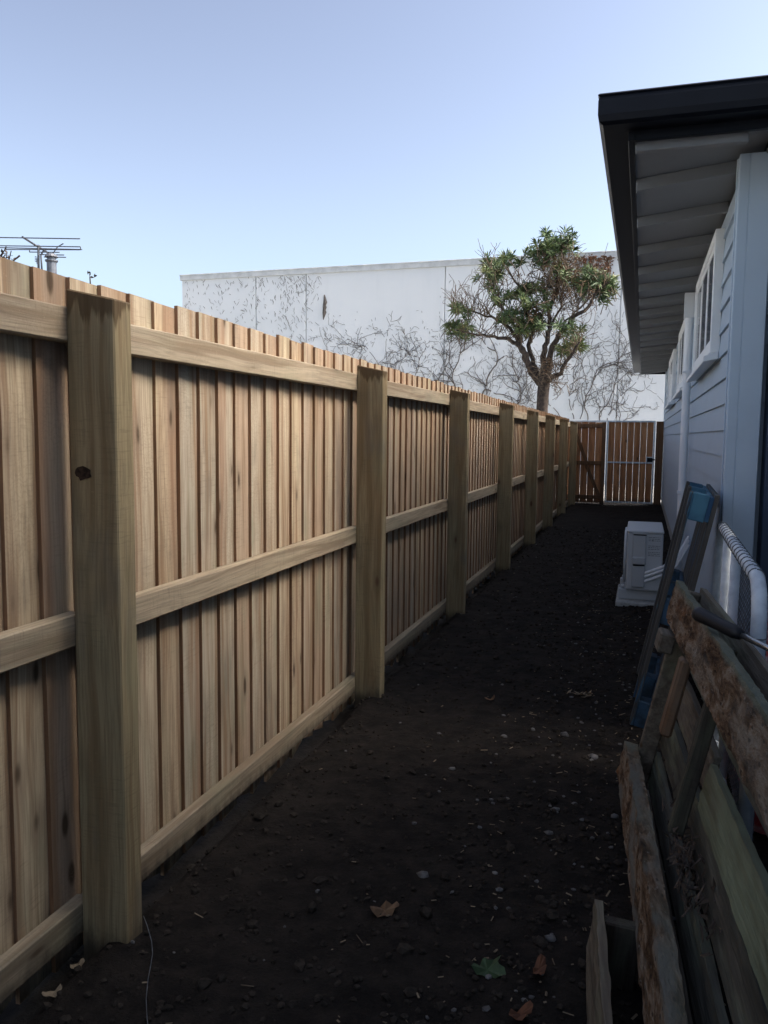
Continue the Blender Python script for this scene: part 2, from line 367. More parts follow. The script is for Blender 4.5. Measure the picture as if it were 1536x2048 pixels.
def wallp(px, py, off=.02):
    p = at_y(px, py, WY); return Vector((p.x, WY - off, p.z))
rv = random.Random(11)
def creeper(mb, px, py, ang, ln, r, depth, up=-90):
    """a branching stem on the wall, traced in photo pixels (17 mm each there)"""
    pts = [(px, py)]; st = 6 if depth > 1 else 4; n = max(2, int(ln / st)); a = ang
    for i in range(n):
        a += rv.gauss(0, 15 if depth > 1 else 22) + (up - a) * .08
        px += math.cos(R(a)) * st; py += math.sin(R(a)) * st
        pts.append((px, py))
        if depth > 0 and rv.random() < (.34 if depth > 1 else .26):
            creeper(mb, px, py, a + rv.choice((-1, 1)) * rv.uniform(25, 70), (ln * rv.uniform(.22, .5) if depth > 2 else rv.uniform(8, 30)), r * .62, depth - 1, a * .5 + up * .5 + rv.gauss(0, 25))
    if min(p[1] for p in pts) < 520: return
    run = []
    rad = lambda i: max(.0042, .85 * r * (1 - .65 * i / n))
    for i, p in enumerate(pts):
        run.append((i, p))
        gap = rv.random() < (.03 if depth > 1 and r > .014 else .16)
        if gap or i == len(pts) - 1:
            if len(run) > 1: mb.tube([wallp(x, y, .012 + r * .8) for _, (x, y) in run], [rad(i) for i, _ in run], 4)
            run = [] if gap else run
def creeper_thing(label, roots, group=None):
    m = MB()
    for (px, py, ang, ln, r, dp) in roots: creeper(m, px, py, ang, ln, r, dp)
    o = link('dead_creeper', m.mesh('dead_creeper', M['vine']))
    tag(o, label, 'creeper')
creeper_thing('sparse dead creeper twigs on the white wall above the second fence bay',
    [(700, 770, -110, 90, .012, 3), (745, 775, -95, 110, .012, 3), (790, 780, -95, 150, .015, 3), (715, 770, -78, 120, .012, 3), (835, 790, -85, 130, .015, 3), (660, 710, -100, 60, .009, 2), (765, 770, -65, 110, .012, 3), (815, 790, -110, 110, .011, 3)])
creeper_thing('thick dead creeper stems climbing the white wall left of the tree trunk',
    [(880, 800, -98, 140, .020, 3), (925, 806, -75, 150, .028, 3), (955, 810, -60, 155, .034, 3), (1010, 820, -72, 120, .026, 3), (900, 800, -100, 130, .016, 3), (980, 812, -95, 110, .016, 3), (1035, 820, -110, 100, .015, 3), (860, 795, -80, 120, .013, 3), (1050, 820, -85, 90, .012, 2)])
creeper_thing('dense dead creeper fanning over the white wall right of the tree',
    [(1120, 835, -88, 150, .014, 3), (1148, 838, -98, 170, .014, 3), (1176, 840, -88, 210, .018, 3), (1200, 842, -84, 215, .016, 3), (1228, 842, -62, 120, .013, 3), (1245, 842, -42, 55, .011, 2), (1215, 842, -72, 170, .013, 3), (1160, 838, -80, 200, .012, 3), (1238, 842, -55, 80, .011, 2)])
# old creeper traces: dry rootlets left on the paint
m = MB(); rr = random.Random(3)
def fleck(px, py, ln, wd, a):
    p = wallp(px, py, .006); d = Vector((math.cos(a), 0, math.sin(a))); q = Vector((-d.z, 0, d.x))
    e = p + d * ln; mid = p + d * ln * .5 + q * ln * rr.uniform(-.15, .15)
    m.tube([p, mid, e], [wd * .5, wd, wd * .3], 3)
for k in range(520):
    t = rr.random(); px = 368 + 270 * t ** 1.1; top = 556 - (px - 363) * .05 + 6
    py = top + rr.random() ** 1.4 * (120 + .1 * px) * (1.1 - .5 * abs(t - .4))
    if rr.random() < .35: px = rr.choice((515, 560, 575, 585, 610)) + rr.gauss(0, 9)
    fleck(px, max(py, top), rr.uniform(.05, .2), rr.uniform(.004, .011), rr.choice((-1.0, -.8, -1.2, -1.5, .9)) + rr.gauss(0, .3))
for k in range(560):
    px = rr.uniform(650, 1240); fleck(px, rr.uniform(560, 790) if px > 880 else 620 + 150 * rr.random() ** .6, rr.uniform(.04, .13), rr.uniform(.004, .01), rr.uniform(-1.8, 1.8))
tag(link('creeper_traces', m.mesh('creeper_traces', M['rootlet'], 0, False, False)), 'dry rootlets left on the white wall', 'rootlets', None, 'stuff')
m = MB()
for k in range(3):
    p = wallp(648 + rr.uniform(-2, 2), 605 + k * 10, .01)
    m.tube([p + Vector((0, 0, .25)), p + Vector((.03, 0, 0)), p + Vector((-.01, 0, -.24))], [.02, .07, .01], 5)
tag(link('wall_scar', m.mesh('wall_scar', M['vine'])), 'small grey brown scar of peeled paint high on the white wall', 'scar')
# red brown dead leaves at the top of the wall
m = MB()
for k in range(380):
    px = rr.choice((1155, 1170, 1185, 1190, 1210, 1214)) + rr.gauss(0, 7); py = 512 + abs(rr.gauss(0, 26))
    p = wallp(px, py, rr.uniform(.02, .14)); d = Vector((rr.uniform(-1, 1), rr.uniform(-.6, .2), rr.uniform(-1.2, .3))).normalized(); q = d.cross(Vector((rr.random(), 1, rr.random()))).normalized()
    L = rr.uniform(.06, .15); m.add([p, p + d * L * .5 + q * .025, p + d * L, p + d * L * .5 - q * .025], [(0, 1, 2, 3)])
for px in (1155, 1172, 1190, 1212):
    m.tube([wallp(px + rr.gauss(0, 3), 512 + i * 16, .03) for i in range(6)], .012, 4)
tag(link('hanging_creeper', m.mesh('hanging_creeper', M['redleaf'], 0, False, False)), 'red brown dead creeper hanging from the top of the white wall', 'creeper')

# ------------------------------------------------------------------ tree beside the end of the fence
TY = 19.6
rt = random.Random(21)
def tp(px, py, dy=0): return at_y(px, py, TY + dy)
def zt(zx, zy): return (860 + zx * .2995, 450 + zy * .2995)
troot = tp(1084, 818); tbase = Vector((troot.x, TY, -.03))
tree = thing('tree', 'gnarled tree with tufts of narrow green leaves rising over the fence end', 'tree', tbase)
tb = MB(); tw = MB(); tl = MB(); dl = MB()
def loc(p): return p - tbase
def limb(pts, r0, r1, dy0=0, dy1=0, n=8):
    ps = []
    for i, (zx, zy) in enumerate(pts):
        t = i / (len(pts) - 1); px, py = zt(zx, zy)
        ps.append(loc(tp(px, py, dy0 + (dy1 - dy0) * t)))
    # refine
    out = []
    for i in range(len(ps) - 1):
        for k in range(3):
            p = ps[i].lerp(ps[i + 1], k / 3); j = .012 + r0 * .12
            if i or k: p = p + Vector((rt.gauss(0, j), rt.gauss(0, j), rt.gauss(0, j)))
            out.append(p)
    out.append(ps[-1]); N = len(out)
    tb.tube(out, [r0 + (r1 - r0) * i / (N - 1) for i in range(N)], n)
    return out
trunk = [Vector((0, 0, 0)), Vector((.03, 0, .9))]
tb.tube([Vector((0, 0, -.1)), Vector((.02, .01, .5)), Vector((.03, 0, 1.3)), loc(tp(*zt(748, 1230))), loc(tp(*zt(755, 1120))), loc(tp(*zt(768, 1010))), loc(tp(*zt(785, 930)))], [.28, .22, .175, .135, .14, .14, .10], 10)
L1 = limb([(735, 1060), (675, 985), (650, 900), (600, 810), (520, 765), (420, 745), (330, 728), (210, 712)], 0.086, 0.014, 0, -.5)
L2 = limb([(655, 950), (640, 860), (570, 760), (540, 700), (445, 632), (330, 592), (170, 545)], 0.066, 0.013, .1, .5)
L3 = limb([(765, 1000), (755, 880), (780, 780), (802, 690), (790, 590), (850, 445), (838, 260), (822, 130)], 0.079, 0.014, 0, .2)
L4 = limb([(790, 960), (800, 860), (870, 720), (945, 640), (1070, 530), (1130, 430), (1200, 380)], 0.079, 0.014, 0, -.4)
L5 = limb([(800, 1040), (870, 985), (930, 880), (1000, 780)], 0.066, 0.024, -.1, -.6)
L6 = limb([(735, 1040), (690, 940), (660, 800), (690, 690), (620, 560), (600, 420), (520, 300), (500, 210)], 0.066, 0.011, .1, .6)
L7 = limb([(802, 690), (870, 560), (880, 480), (920, 330)], 0.033, 0.010, .1, .7)
L8 = limb([(600, 810), (590, 700), (480, 560), (430, 420), (400, 260)], 0.033, 0.008, .2, -.5)
L9 = limb([(870, 720), (900, 640), (1000, 560), (1080, 480)], 0.030, 0.010, -.2, .5)
m2 = MB()
tags_all = L1[8:] + L2[8:] + L3[9:] + L4[9:] + L5[5:] + L6[9:] + L7[3:] + L8[5:] + L9[3:]
tips = []
def twig(p, d, ln, r, dp, keep=None):
    n = 5; q = [p]; dd = d.normalized()
    for i in range(n):
        dd = (dd + Vector((rt.gauss(0, .22), rt.gauss(0, .22), rt.gauss(0.06, .18)))).normalized()
        q.append(q[-1] + dd * ln / n)
        if dp and rt.random() < .5: twig(q[-1], dd + Vector((rt.gauss(0, .7), rt.gauss(0, .7), rt.gauss(0, .5))), ln * rt.uniform(.4, .7), r * .65, dp - 1, keep)
    tw.tube(q, [max(.005, r * (1 - .7 * i / n)) for i in range(n + 1)], 4, 0, False)
    if keep is not None: keep.append((q[-1], dd))
ztop = loc(tp(*zt(840, 250))).z
for p in tags_all:
    if p.z > ztop: continue
    for k in range(2):
        twig(p, Vector((rt.gauss(-.1, .5), rt.gauss(0, .5), rt.uniform(.2, 1.1))), rt.uniform(.25, .6), .012, 1)
# long bare shoots on the left side
for (zx, zy) in ((240, 560), (300, 590), (200, 600), (380, 600), (430, 470), (330, 640), (260, 640), (480, 560), (150, 560), (460, 400)):
    for k in range(4):
        px, py = zt(zx + rt.gauss(0, 20), zy); twig(loc(tp(px, py, rt.gauss(0, .4))), Vector((rt.gauss(-.15, .25), rt.gauss(0, .2), 1)), rt.uniform(.4, .8), .010, 1)
# brown twiggy mass in the middle and right
for k in range(150):
    zx = rt.gauss(840, 75); zy = rt.gauss(370, 85); px, py = zt(zx, zy)
    twig(loc(tp(px, py, rt.gauss(.1, .45))), Vector((rt.gauss(0, .5), rt.gauss(0, .4), rt.gauss(.5, .6))), rt.uniform(.3, .65), .009, 1)
for k in range(60):
    zx = rt.gauss(820, 60); zy = rt.uniform(900, 1080); px, py = zt(zx, zy)
    twig(loc(tp(px, py, rt.uniform(-.4, -.15))), Vector((rt.gauss(0, .5), rt.gauss(-.2, .3), rt.gauss(-.5, .6))), rt.uniform(.2, .5), .009, 1)
for k in range(40):
    zx = rt.uniform(560, 1050); zy = rt.uniform(420, 800); px, py = zt(zx, zy)
    twig(loc(tp(px, py, rt.gauss(0, .4))), Vector((rt.gauss(0, .6), rt.gauss(0, .4), rt.gauss(.6, .5))), rt.uniform(.3, .7), .01, 1)
def rosette(mb, p, axis, n, L, W, droop=.1):
    axis = axis.normalized(); e = axis.orthogonal().normalized(); f = axis.cross(e)
    for i in range(n):
        a = i * 2.4 + rt.random() * .5; up = rt.uniform(.05, 1.1); l = L * rt.uniform(.65, 1.1)
        rad = e * math.cos(a) + f * math.sin(a)
        d = (rad + axis * up + Vector((0, 0, -droop))).normalized(); s = d.cross(axis).normalized()
        if s.length < .1: continue
        nrm = s.cross(d); st = p + axis * rt.uniform(-.1, .02)
        wd = W * rt.uniform(.8, 1.2); mid = st + d * l * .5 + nrm * -.006; tip = st + d * l + Vector((0, 0, -.15 * l))
        mb.add([st, mid + s * wd, tip, mid - s * wd, st + d * l * .5 + nrm * .012], [(0, 1, 4), (1, 2, 4), (2, 3, 4), (3, 0, 4)])
def cluster(mb, zx, zy, sx, sy, cnt, n=26, L=.25, W=.019, dy=.35):
    for k in range(int(cnt * 1.35)):
        px, py = zt(rt.gauss(zx, sx), rt.gauss(zy, sy)); p = loc(tp(px, py, rt.gauss(0, dy)))
        ax = Vector((rt.gauss(0, .45), rt.gauss(-.15, .45), rt.uniform(.4, 1.0)))
        rosette(mb, p, ax, n, L * rt.uniform(.8, 1.15), W)
        tw.tube([p - ax.normalized() * .3 + Vector((rt.gauss(0, .05), 0, -.05)), p], [.01, .007], 4, 0, False)
for c in ((845, 120, 55, 38, 17), (760, 160, 45, 20, 6), (920, 130, 25, 25, 5), (685, 175, 20, 15, 3), (515, 212, 30, 14, 5), (600, 235, 25, 12, 2), (405, 255, 20, 22, 4), (450, 300, 24, 22, 5), (375, 335, 28, 25, 6), (420, 385, 25, 20, 4),
          (1120, 375, 50, 28, 14), (1205, 395, 25, 22, 7), (1060, 350, 22, 25, 4), (150, 685, 26, 20, 6), (250, 710, 32, 20, 5), (180, 560, 15, 18, 3), (235, 590, 30, 18, 3), (620, 610, 55, 35, 16), (640, 700, 50, 28, 9), (590, 460, 35, 35, 7), (650, 430, 40, 40, 6),
          (450, 500, 30, 30, 4), (500, 620, 30, 25, 4), (940, 700, 40, 28, 6), (970, 775, 35, 35, 6), (890, 850, 40, 30, 5), (740, 450, 50, 50, 6), (1170, 470, 30, 20, 3), (720, 640, 40, 25, 5), (790, 280, 60, 40, 7), (900, 330, 50, 50, 7), (1000, 420, 40, 30, 6), (1040, 320, 25, 20, 4)):
    cluster(tl, *c)
for c in ((830, 350, 85, 70, 15), (900, 430, 60, 50, 8), (1090, 450, 25, 20, 4), (730, 600, 30, 22, 8), (800, 940, 45, 40, 7), (930, 300, 35, 30, 6)):
    cluster(dl, *c, 9, .14, .010)
link('trunk', tb.mesh('trunk', M['bark'], 0, True), tree)
link('twigs', tw.mesh('twigs', M['twig'], 0, False, False), tree)
link('crown', tl.mesh('crown', M['leaf'], 0, False, False), tree)
link('dead_leaves', dl.mesh('dead_leaves', M['ivyleaf'], 0, False, False), tree)

# ------------------------------------------------------------------ neighbour's house behind the fence: roof, flue, antenna
NB = Vector((-10.4, 9.5, 0))
nh = thing('neighbour_house', 'low neighbouring house hidden behind the new fence with flue on its roof', 'house', NB)
m = MB(); m.box(-3, 3.2, -5, 4.6, -.1, 2.35); link('wall', m.mesh('wall', M['whitewall']), nh)
m = MB(); E_ = [(-3.5, -5.5, 2.3), (3.7, -5.5, 2.3), (3.7, 5.1, 2.3), (-3.5, 5.1, 2.3), (0.1, -2, 3.35), (0.1, 1.6, 3.35)]
m.add(E_, [(0, 1, 4), (1, 2, 5, 4), (2, 3, 5), (3, 0, 4, 5), (3, 2, 1, 0)]); link('roof', m.mesh('roof', M['tile']), nh)
AY = 9.0
fp = at_y(103, 522, AY)
m = MB(); ft = at_y(103, 513, AY).z
m.tube([(fp.x, AY, 2.8), (fp.x, AY, fp.z - .02)], .062, 14)
m.tube([(fp.x, AY, fp.z - .02), (fp.x, AY, fp.z - .005), (fp.x, AY, fp.z + .01)], [.062, .082, .082], 14)
m.tube([(fp.x, AY, fp.z + .01), (fp.x, AY, fp.z + .035)], [.055, .055], 14)
m.tube([(fp.x, AY, fp.z + .035), (fp.x, AY, fp.z + .05), (fp.x, AY, fp.z + .085), (fp.x, AY, fp.z + .095)], [.06, .085, .062, .035], 14)
o = link('flue', m.mesh('flue', M['flue'], 0, False), nh); o.location = -NB
an = thing('tv_antenna', 'grey rooftop television antenna with thin rods above the fence at far left', 'antenna', (at_y(78, 600, AY).x, AY, 2.9))
AL = Vector(an.location)
def ap(px, py, dy=0): return at_y(px, py, AY + dy) - AL
m = MB(); m.tube([Vector((0, 0, -.3)), ap(77, 525), ap(77, 490)], .016, 6); m.tube([ap(84, 540), ap(82, 510), ap(88, 500)], .012, 5); link('mast', m.mesh('mast', M['antenna']), an)
m = MB(); m.tube([ap(45, 474, -.5), ap(75, 493, 0), ap(88, 500, .3), ap(104, 512, .6)], .014, 5); link('boom', m.mesh('boom', M['antenna']), an)
for (x0, y0, x1, y1, dy) in ((-60, 474, 160, 477.5, -.5), (-30, 491, 161, 493.5, -.1), (-10, 495, 164, 499, 0), (12, 499, 161, 499.5, .1), (59, 504, 119, 504.5, .25), (80, 509, 128, 510, .35), (88, 514, 132, 514.5, .5)):
    m = MB(); m.tube([ap(x0, y0, dy), ap(x1, y1, dy)], .0075, 5); link('antenna_rod', m.mesh('antenna_rod', M['antenna']), an)
m = MB(); m.tube([ap(161, 493.5, -.05), ap(161, 499, -.02)], .006, 4); m.tube([ap(59, 500, .2), ap(59, 504, .25)], .006, 4); m.tube([ap(104, 510, .5), ap(115, 494, .5), ap(127, 487, .5)], .008, 5)
for k in range(4): m.tube([ap(70, 513 + 3 * k, .1), ap(78, 516 + 3 * k, .1), ap(73, 519 + 3 * k, .1)], .005, 4)
link('bracket', m.mesh('bracket', M['antenna'], 0, False, False), an)['kind'] = 'stuff'
# bare shrub tips showing over the palings
m = MB(); rs = random.Random(5)
sb = at_y(20, 505, 6.0); base = Vector((sb.x, 6.0, 0))
for k in range(9):
    tip = at_y(rs.uniform(-30, 42), rs.uniform(492, 512), 6 + rs.gauss(0, .2)) - base
    mid = tip + Vector((-rs.uniform(.12, .3), rs.gauss(0, .08), -rs.uniform(.12, .3)))
    m.tube([Vector((-.35 + rs.gauss(0, .05), 0, 0)), mid, tip], [.02, .010, .004], 5)
    for j in range(9):
        p = tip.lerp(mid, rs.random() * .7); d = Vector((rs.gauss(0, 1), rs.gauss(0, 1), rs.gauss(0, .6))).normalized() * .05; q = d.cross(Vector((0, 0, 1))).normalized() * .014
        m.add([p, p + d * .5 + q, p + d, p + d * .5 - q], [(0, 1, 2, 3)])
tag(link('shrub', m.mesh('shrub', M['bark'], 0, False, False), None, base), 'dark shrub whose bare tips poke over the fence at the left edge', 'shrub')
m = MB(); sb = at_y(180, 553, 5.0); base = Vector((sb.x, 5.0, 0)); tip = sb - base
m.tube([Vector((0, 0, 0)), tip * .6 + Vector((.04, 0, 0)), tip], [.015, .01, .005], 5)
for j in range(6):
    p = tip + Vector((rs.gauss(0, .02), rs.gauss(0, .02), rs.gauss(0, .015))); d = Vector((rs.gauss(0, 1), rs.gauss(0, .5), rs.gauss(.3, .6))).normalized() * .035; q = d.cross(Vector((0, 1, 0))).normalized() * .008
    m.add([p, p + d * .5 + q, p + d, p + d * .5 - q], [(0, 1, 2, 3)])
tag(link('sprig', m.mesh('sprig', M['bark'], 0, False, False), None, base), 'single thin sprig peeking over the palings above the nearest post', 'plant')

# ------------------------------------------------------------------ timber fence
rf = random.Random(17)
XR, XP = -1.435, -1.48
fence = thing('timber_fence', 'new pine paling fence with square posts and three rails along the left of the path', 'fence', (XP, 0, 0))
def top_at(y): return 1.833 - .0032 * (y - 1.6)
# paling meshes: a few variants shared by all
pal = []
for v in range(14):
    m = MB(); L = 1.895; n = 9; W = .149 + rf.uniform(-.004, .002); T = .0125
    ring = []
    ph = rf.uniform(0, 9); am = rf.uniform(.0002, .0008)
    for i in range(n + 1):
        z = L * i / n
        dx = math.sin(z * 1.7 + ph) * am; dy = math.sin(z * 2.3 + ph * 2) * .0012
        e = (rf.uniform(-.001, .001) if i not in (0, n) else 0)
        ring.append([(dx, dy + e, z), (dx, W + dy, z), (dx - T, W + dy, z), (dx - T, dy + e, z)])
    if v % 3 == 0:      # broken or split foot
        for q in (0, 3): ring[0][q] = (ring[0][q][0], ring[0][q][1], .04)
    if v % 4 == 1:
        for q in (1, 2): ring[0][q] = (ring[0][q][0], ring[0][q][1], .03)
    vs = [p for r_ in ring for p in r_]; o = 0; m.v = vs
    for i in range(n):
        a = i * 4; c = a + 4
        for k in range(4):
            m.f.append((a + k, a + (k + 1) % 4, c + (k + 1) % 4, c + k)); m.m.append(1 if k == 3 else 0)
    m.f.append((3, 2, 1, 0)); m.m.append(0); m.f.append((n * 4, n * 4 + 1, n * 4 + 2, n * 4 + 3)); m.m.append(0)
    pal.append(m.mesh('paling', [M['paling'], M['paling_edge']]))
y = 2.246 - .1315 * 14
while y < 17.55:
    me = rf.choice(pal); zt_ = top_at(y) + rf.uniform(-.006, .006)
    link('paling', me, fence, (rf.uniform(-.0006, .0004), y, zt_ - 1.895), (rf.gauss(0, .0013), 0, R(5.15)))
    y += .1315 + rf.uniform(-.004, .004)
# posts
def post_mesh():
    m = MB(); m.box(-.0725, .0725, -.0375, .0375, -.25, 1.755); m.v = [(x, y, z + (.032 if x < 0 and z > 1 else 0)) for x, y, z in m.v]; return m.mesh('post', M['post'], .004)
pm = post_mesh()
for i, py in enumerate(POSTS):
    o = link('post', pm if i else pm, fence, (-1.29 - .0725 - XP, py, -.0035 * (py - 1.8)), (0, 0, rf.gauss(0, .006)))
# rails: one length per bay and level
edges = [-.6] + POSTS[:-1] + [17.6]
def rail_mesh(L, low):
    m = MB(); m.box(.002, .045, 0, L, 0, .089); return m.mesh('rail', M['rail_low' if low else 'rail'], .004)
for a, c in zip([.2] + POSTS, POSTS + [17.72]):
    if c - a < .15: continue
    for lv, z in ((0, .022), (1, .836), (2, 1.647)):
        link('rail', rail_mesh(c - a - .004, lv == 0), fence, (0, a + .002, z - .0026 * (a - 1.8) + rf.uniform(-.004, .004)), (rf.gauss(0, .0012), 0, 0))
# dark paint blotch and knots on posts
m = MB()
n = 16; vs = []; 
bp = Vector((-1.3925 - XP, POSTS[0] - .0395, 1.311))
for k in range(n):
    a = 2 * math.pi * k / n; r_ = .021 + rf.uniform(-.006, .004); vs.append(bp + Vector((math.cos(a) * r_ * 1.1, 0, math.sin(a) * r_)))
m.add(vs + [v + Vector((0, -.0015, 0)) for v in vs], [tuple(range(n)), tuple(range(2 * n - 1, n - 1, -1))] + [(k, (k + 1) % n, n + (k + 1) % n, n + k) for k in range(n)])
link('knot', m.mesh('knot', M['knot']), fence)

# ------------------------------------------------------------------ end of the path: board panel and steel gate
GY = 17.75
pn = thing('board_panel', 'short red brown board fence with diagonal brace between the paling fence and gate', 'fence', (-1.0, GY, 0))
bx0, bx1 = -1.53, -.80
nb = 5; wd = (bx1 - bx0) / nb
for k in range(nb):
    m = MB(); m.box(.002, wd - .003, -.01, .012, 0, 1.70 + rf.uniform(-.006, .006))
    link('board', m.mesh('board', M['gate_wood'], .002), pn, (bx0 + k * wd + 1.0, 0, .02))
m = MB(); m.box(bx0 + 1.0, bx1 + 1.0, -.055, -.012, 1.60, 1.68); link('rail', m.mesh('rail', M['brown_wood'], .004), pn)
m = MB(); m.box(bx0 + 1.0, bx1 + 1.0, -.055, -.012, .82, .90); link('rail', m.mesh('rail', M['brown_wood'], .004), pn)
m = MB(); m.box(bx0 + 1.0, bx1 + 1.0, -.055, -.012, .10, .18); link('rail', m.mesh('rail', M['brown_wood'], .004), pn)
m = MB(); 
for (x0, z0, x1, z1) in ((-1.40, 1.60, -1.12, .90), (-1.12, .82, -.84, .18)):
    d = Vector((x1 - x0, 0, z1 - z0)).normalized(); q = Vector((-d.z, 0, d.x)) * .035
    a = Vector((x0 + 1.0, -.058, z0)); c = Vector((x1 + 1.0, -.058, z1))
    m.prism([q, -q, -q + Vector((0, .045, 0)), q + Vector((0, .045, 0))], a, c)
link('brace', m.mesh('brace', M['brown_wood']), pn)
m = MB(); m.box(bx0 + 1.0 - .03, bx1 + 1.0 + .07, -.035, .03, 1.725, 1.755); link('cap_rail', m.mesh('cap_rail', M['galv'], .003), pn)
m = MB(); m.box(bx1 + 1.0 - .015, bx1 + 1.0 + .065, -.05, .035, -.2, 1.72); link('post', m.mesh('post', M['brown_wood'], .004), pn)
gt = thing('steel_gate', 'galvanised steel framed gate with red brown boards closing the end of the path', 'gate', (-.72, GY, 0))
GW = .97
fr = MB(); t = .034
fr.box(0, t, -.02, .014, .03, 1.755); fr.box(GW - t, GW, -.02, .014, .03, 1.755)
fr.box(t, GW - t, -.02, .014, 1.721, 1.755); fr.box(t, GW - t, -.02, .014, .03, .062); fr.box(t, GW - t, -.02, .014, .865, .897)
f_ = link('gate_frame', fr.mesh('gate_frame', M['galv'], .003), gt)
nb = 7; wd = (GW - 2 * t) / nb
for k in range(nb):
    m = MB(); m.box(.002, wd - .0025, 0, .018, 0, 1.67); link('board', m.mesh('board', M['gate_wood'], .002), gt, (t + k * wd, .017, .055))
m = MB(); x1 = GW - t
m.box(x1 - .13, x1 - .108, -.03, .01, .897, 1.01); m.box(x1 - .108, x1, -.03, .01, .99, 1.01); m.box(x1 - .108, x1, .004, .012, .899, .988, 1)
link('latch_box', m.mesh('latch_box', [M['galv'], M['dark']]), gt)
m = MB(); m.box(x1 - .02, x1 + .045, -.04, -.022, .935, .965); link('latch', m.mesh('latch', M['dark'], .003), gt)
m = MB(); m.box(-.06, .083, -.05, .05, -.2, 1.74)
tag(link('gate_post', m.mesh('gate_post', M['brown_wood'], .005), None, (.325, GY, 0)), 'dark brown timber post between the steel gate and the house wall', 'post')

# ------------------------------------------------------------------ house
XW, YN, YF = .42, 4.45, 18.1
house = thing('weatherboard_house', 'grey weatherboard house with dark gutter and open eaves along the right of the path', 'house', (XW, YN, 0))
HL = Vector((XW, YN, 0))
def hp(name, mb, mat, bevel=0, parent=None, smooth=False, fixn=True):
    mb.v = [(x - HL.x, y - HL.y, z - HL.z) for x, y, z in mb.v]
    return link(name, mb.mesh(name, mat, bevel, smooth, fixn), parent or house)
PITCH_B = .1445; z = 1.461 - 9 * PITCH_B
# core wall behind the boards, base strip
m = MB(); m.box(XW + .03, 6.5, YN + .13, YF - .02, -.2, 2.80); hp('wall', m, M['board'])
m = MB(); m.box(.62, 6.5, -6, 3.6, -.2, 3.6); m.box(.62, 6.5, -6, 2.15, 3.601, 4.7); hp('shade_wing', m, M['board'])  # unseen wing, added and sized to shade the lower near fence
lev = []
while z < 2.74: lev.append(z); z += PITCH_B
for z in lev:        # long side facing the path; each board laps the one below
    m = MB(); p = [Vector((0, 0, 0)), Vector((.022, 0, 0)), Vector((.029, 0, PITCH_B + .02)), Vector((.017, 0, PITCH_B + .02))]
    zb = min(z, 2.8 - PITCH_B - .03)
    m.prism([q + Vector((0, 0, z)) for q in p], (XW, YN + .075, 0), (XW, YF, 0)); hp('weatherboard', m, M['board'])
for z in lev:        # end wall facing the camera
    m = MB(); p = [Vector((0, 0, 0)), Vector((0, .022, 0)), Vector((0, .029, PITCH_B + .02)), Vector((0, .017, PITCH_B + .02))]
    m.prism([q + Vector((0, 0, z)) for q in p], (XW + .13, YN + .10, 0), (6.4, YN + .10, 0)); hp('weatherboard', m, M['board'])
m = MB(); m.box(XW - .018, XW + .03, YN - .02, YN + .078, .1, 2.8); m.box(XW + .0301, XW + .135, YN - .02, YN + .012, .1, 2.8)
m.box(XW - .024, XW - .0182, YN + .05, YN + .074, .1, 2.8)
hp('corner_board', m, M['trim'], .003)
m = MB(); m.box(XW + .008, XW + .03, YN + .06, YF, -.2, lev[0]); hp('foundation', m, M['concrete'])
m = MB(); m.box(XW - .012, XW + .03, YF - .08, YF + .015, .1, 2.8); hp('corner_board', m, M['trim'], .003)
# dark door on the end wall
m = MB(); m.box(XW + .165, XW + .225, YN - .06, YN + .09, .1, 2.35); m.box(XW + .2252, XW + 1.15, YN - .06, YN - .002, 2.28, 2.35); m.box(XW + 1.1502, XW + 1.21, YN - .06, YN - .002, .1, 2.35)
d_ = hp('door_frame', m, M['navy'], .003)
for k in range(6):
    m = MB(); m.box(XW + .227 + k * .152, XW + .227 + k * .152 + .147, YN - .035, YN - .004, .12, 2.275); hp('door_plank', m, M['navy'], .004)
# windows
def window(y0, y1, z0, z1, lights):
    x = XW
    m = MB(); a = .055
    m.box(x - .045, x + .01, y0, y0 + a, z0, z1); m.box(x - .045, x + .01, y1 - a, y1, z0, z1)
    m.box(x - .045, x + .01, y0 + a, y1 - a, z1 - a, z1); m.box(x - .045, x + .01, y0 + a, y1 - a, z0, z0 + a)
    w_ = hp('window', m, M['white'], .003)
    wd = (y1 - y0 - 2 * a) / lights
    for k in range(lights):
        s = y0 + a + k * wd; e = s + wd
        m = MB(); c = .036
        m.box(x - .036, x - .004, s + .004, s + c, z0 + a, z1 - a); m.box(x - .036, x - .004, e - c, e - .004, z0 + a, z1 - a)
        m.box(x - .036, x - .004, s + c, e - c, z0 + a, z0 + a + c); m.box(x - .036, x - .004, s + c, e - c, z1 - a - c, z1 - a)
        hp('sash', m, M['white'], .002, w_)
        m = MB(); m.box(x - .032, x - .028, s + c - .002, e - c + .002, z0 + a + c - .002, z1 - a - c + .002); hp('pane', m, M['glass'], 0, w_)
    m = MB(); p = [Vector((.0, 0, 0)), Vector((-.085, 0, -.03)), Vector((-.085, 0, -.062)), Vector((.0, 0, -.045))]
    m.prism(p, (x, y0 - .05, z0 - .002), (x, y1 + .05, z0 - .002)); m.prism([Vector((-.005, 0, -.046)), Vector((-.05, 0, -.06)), Vector((-.05, 0, -.10)), Vector((-.005, 0, -.10))], (x, y0 + .05, z0), (x, y1 - .05, z0)) if False else None
    hp('sill', m, M['white'], .003, w_)
window(5.42, 7.35, 1.945, 2.68, 3)
window(8.75, 10.75, 1.945, 2.68, 3)
window(12.5, 14.6, 1.945, 2.68, 3)
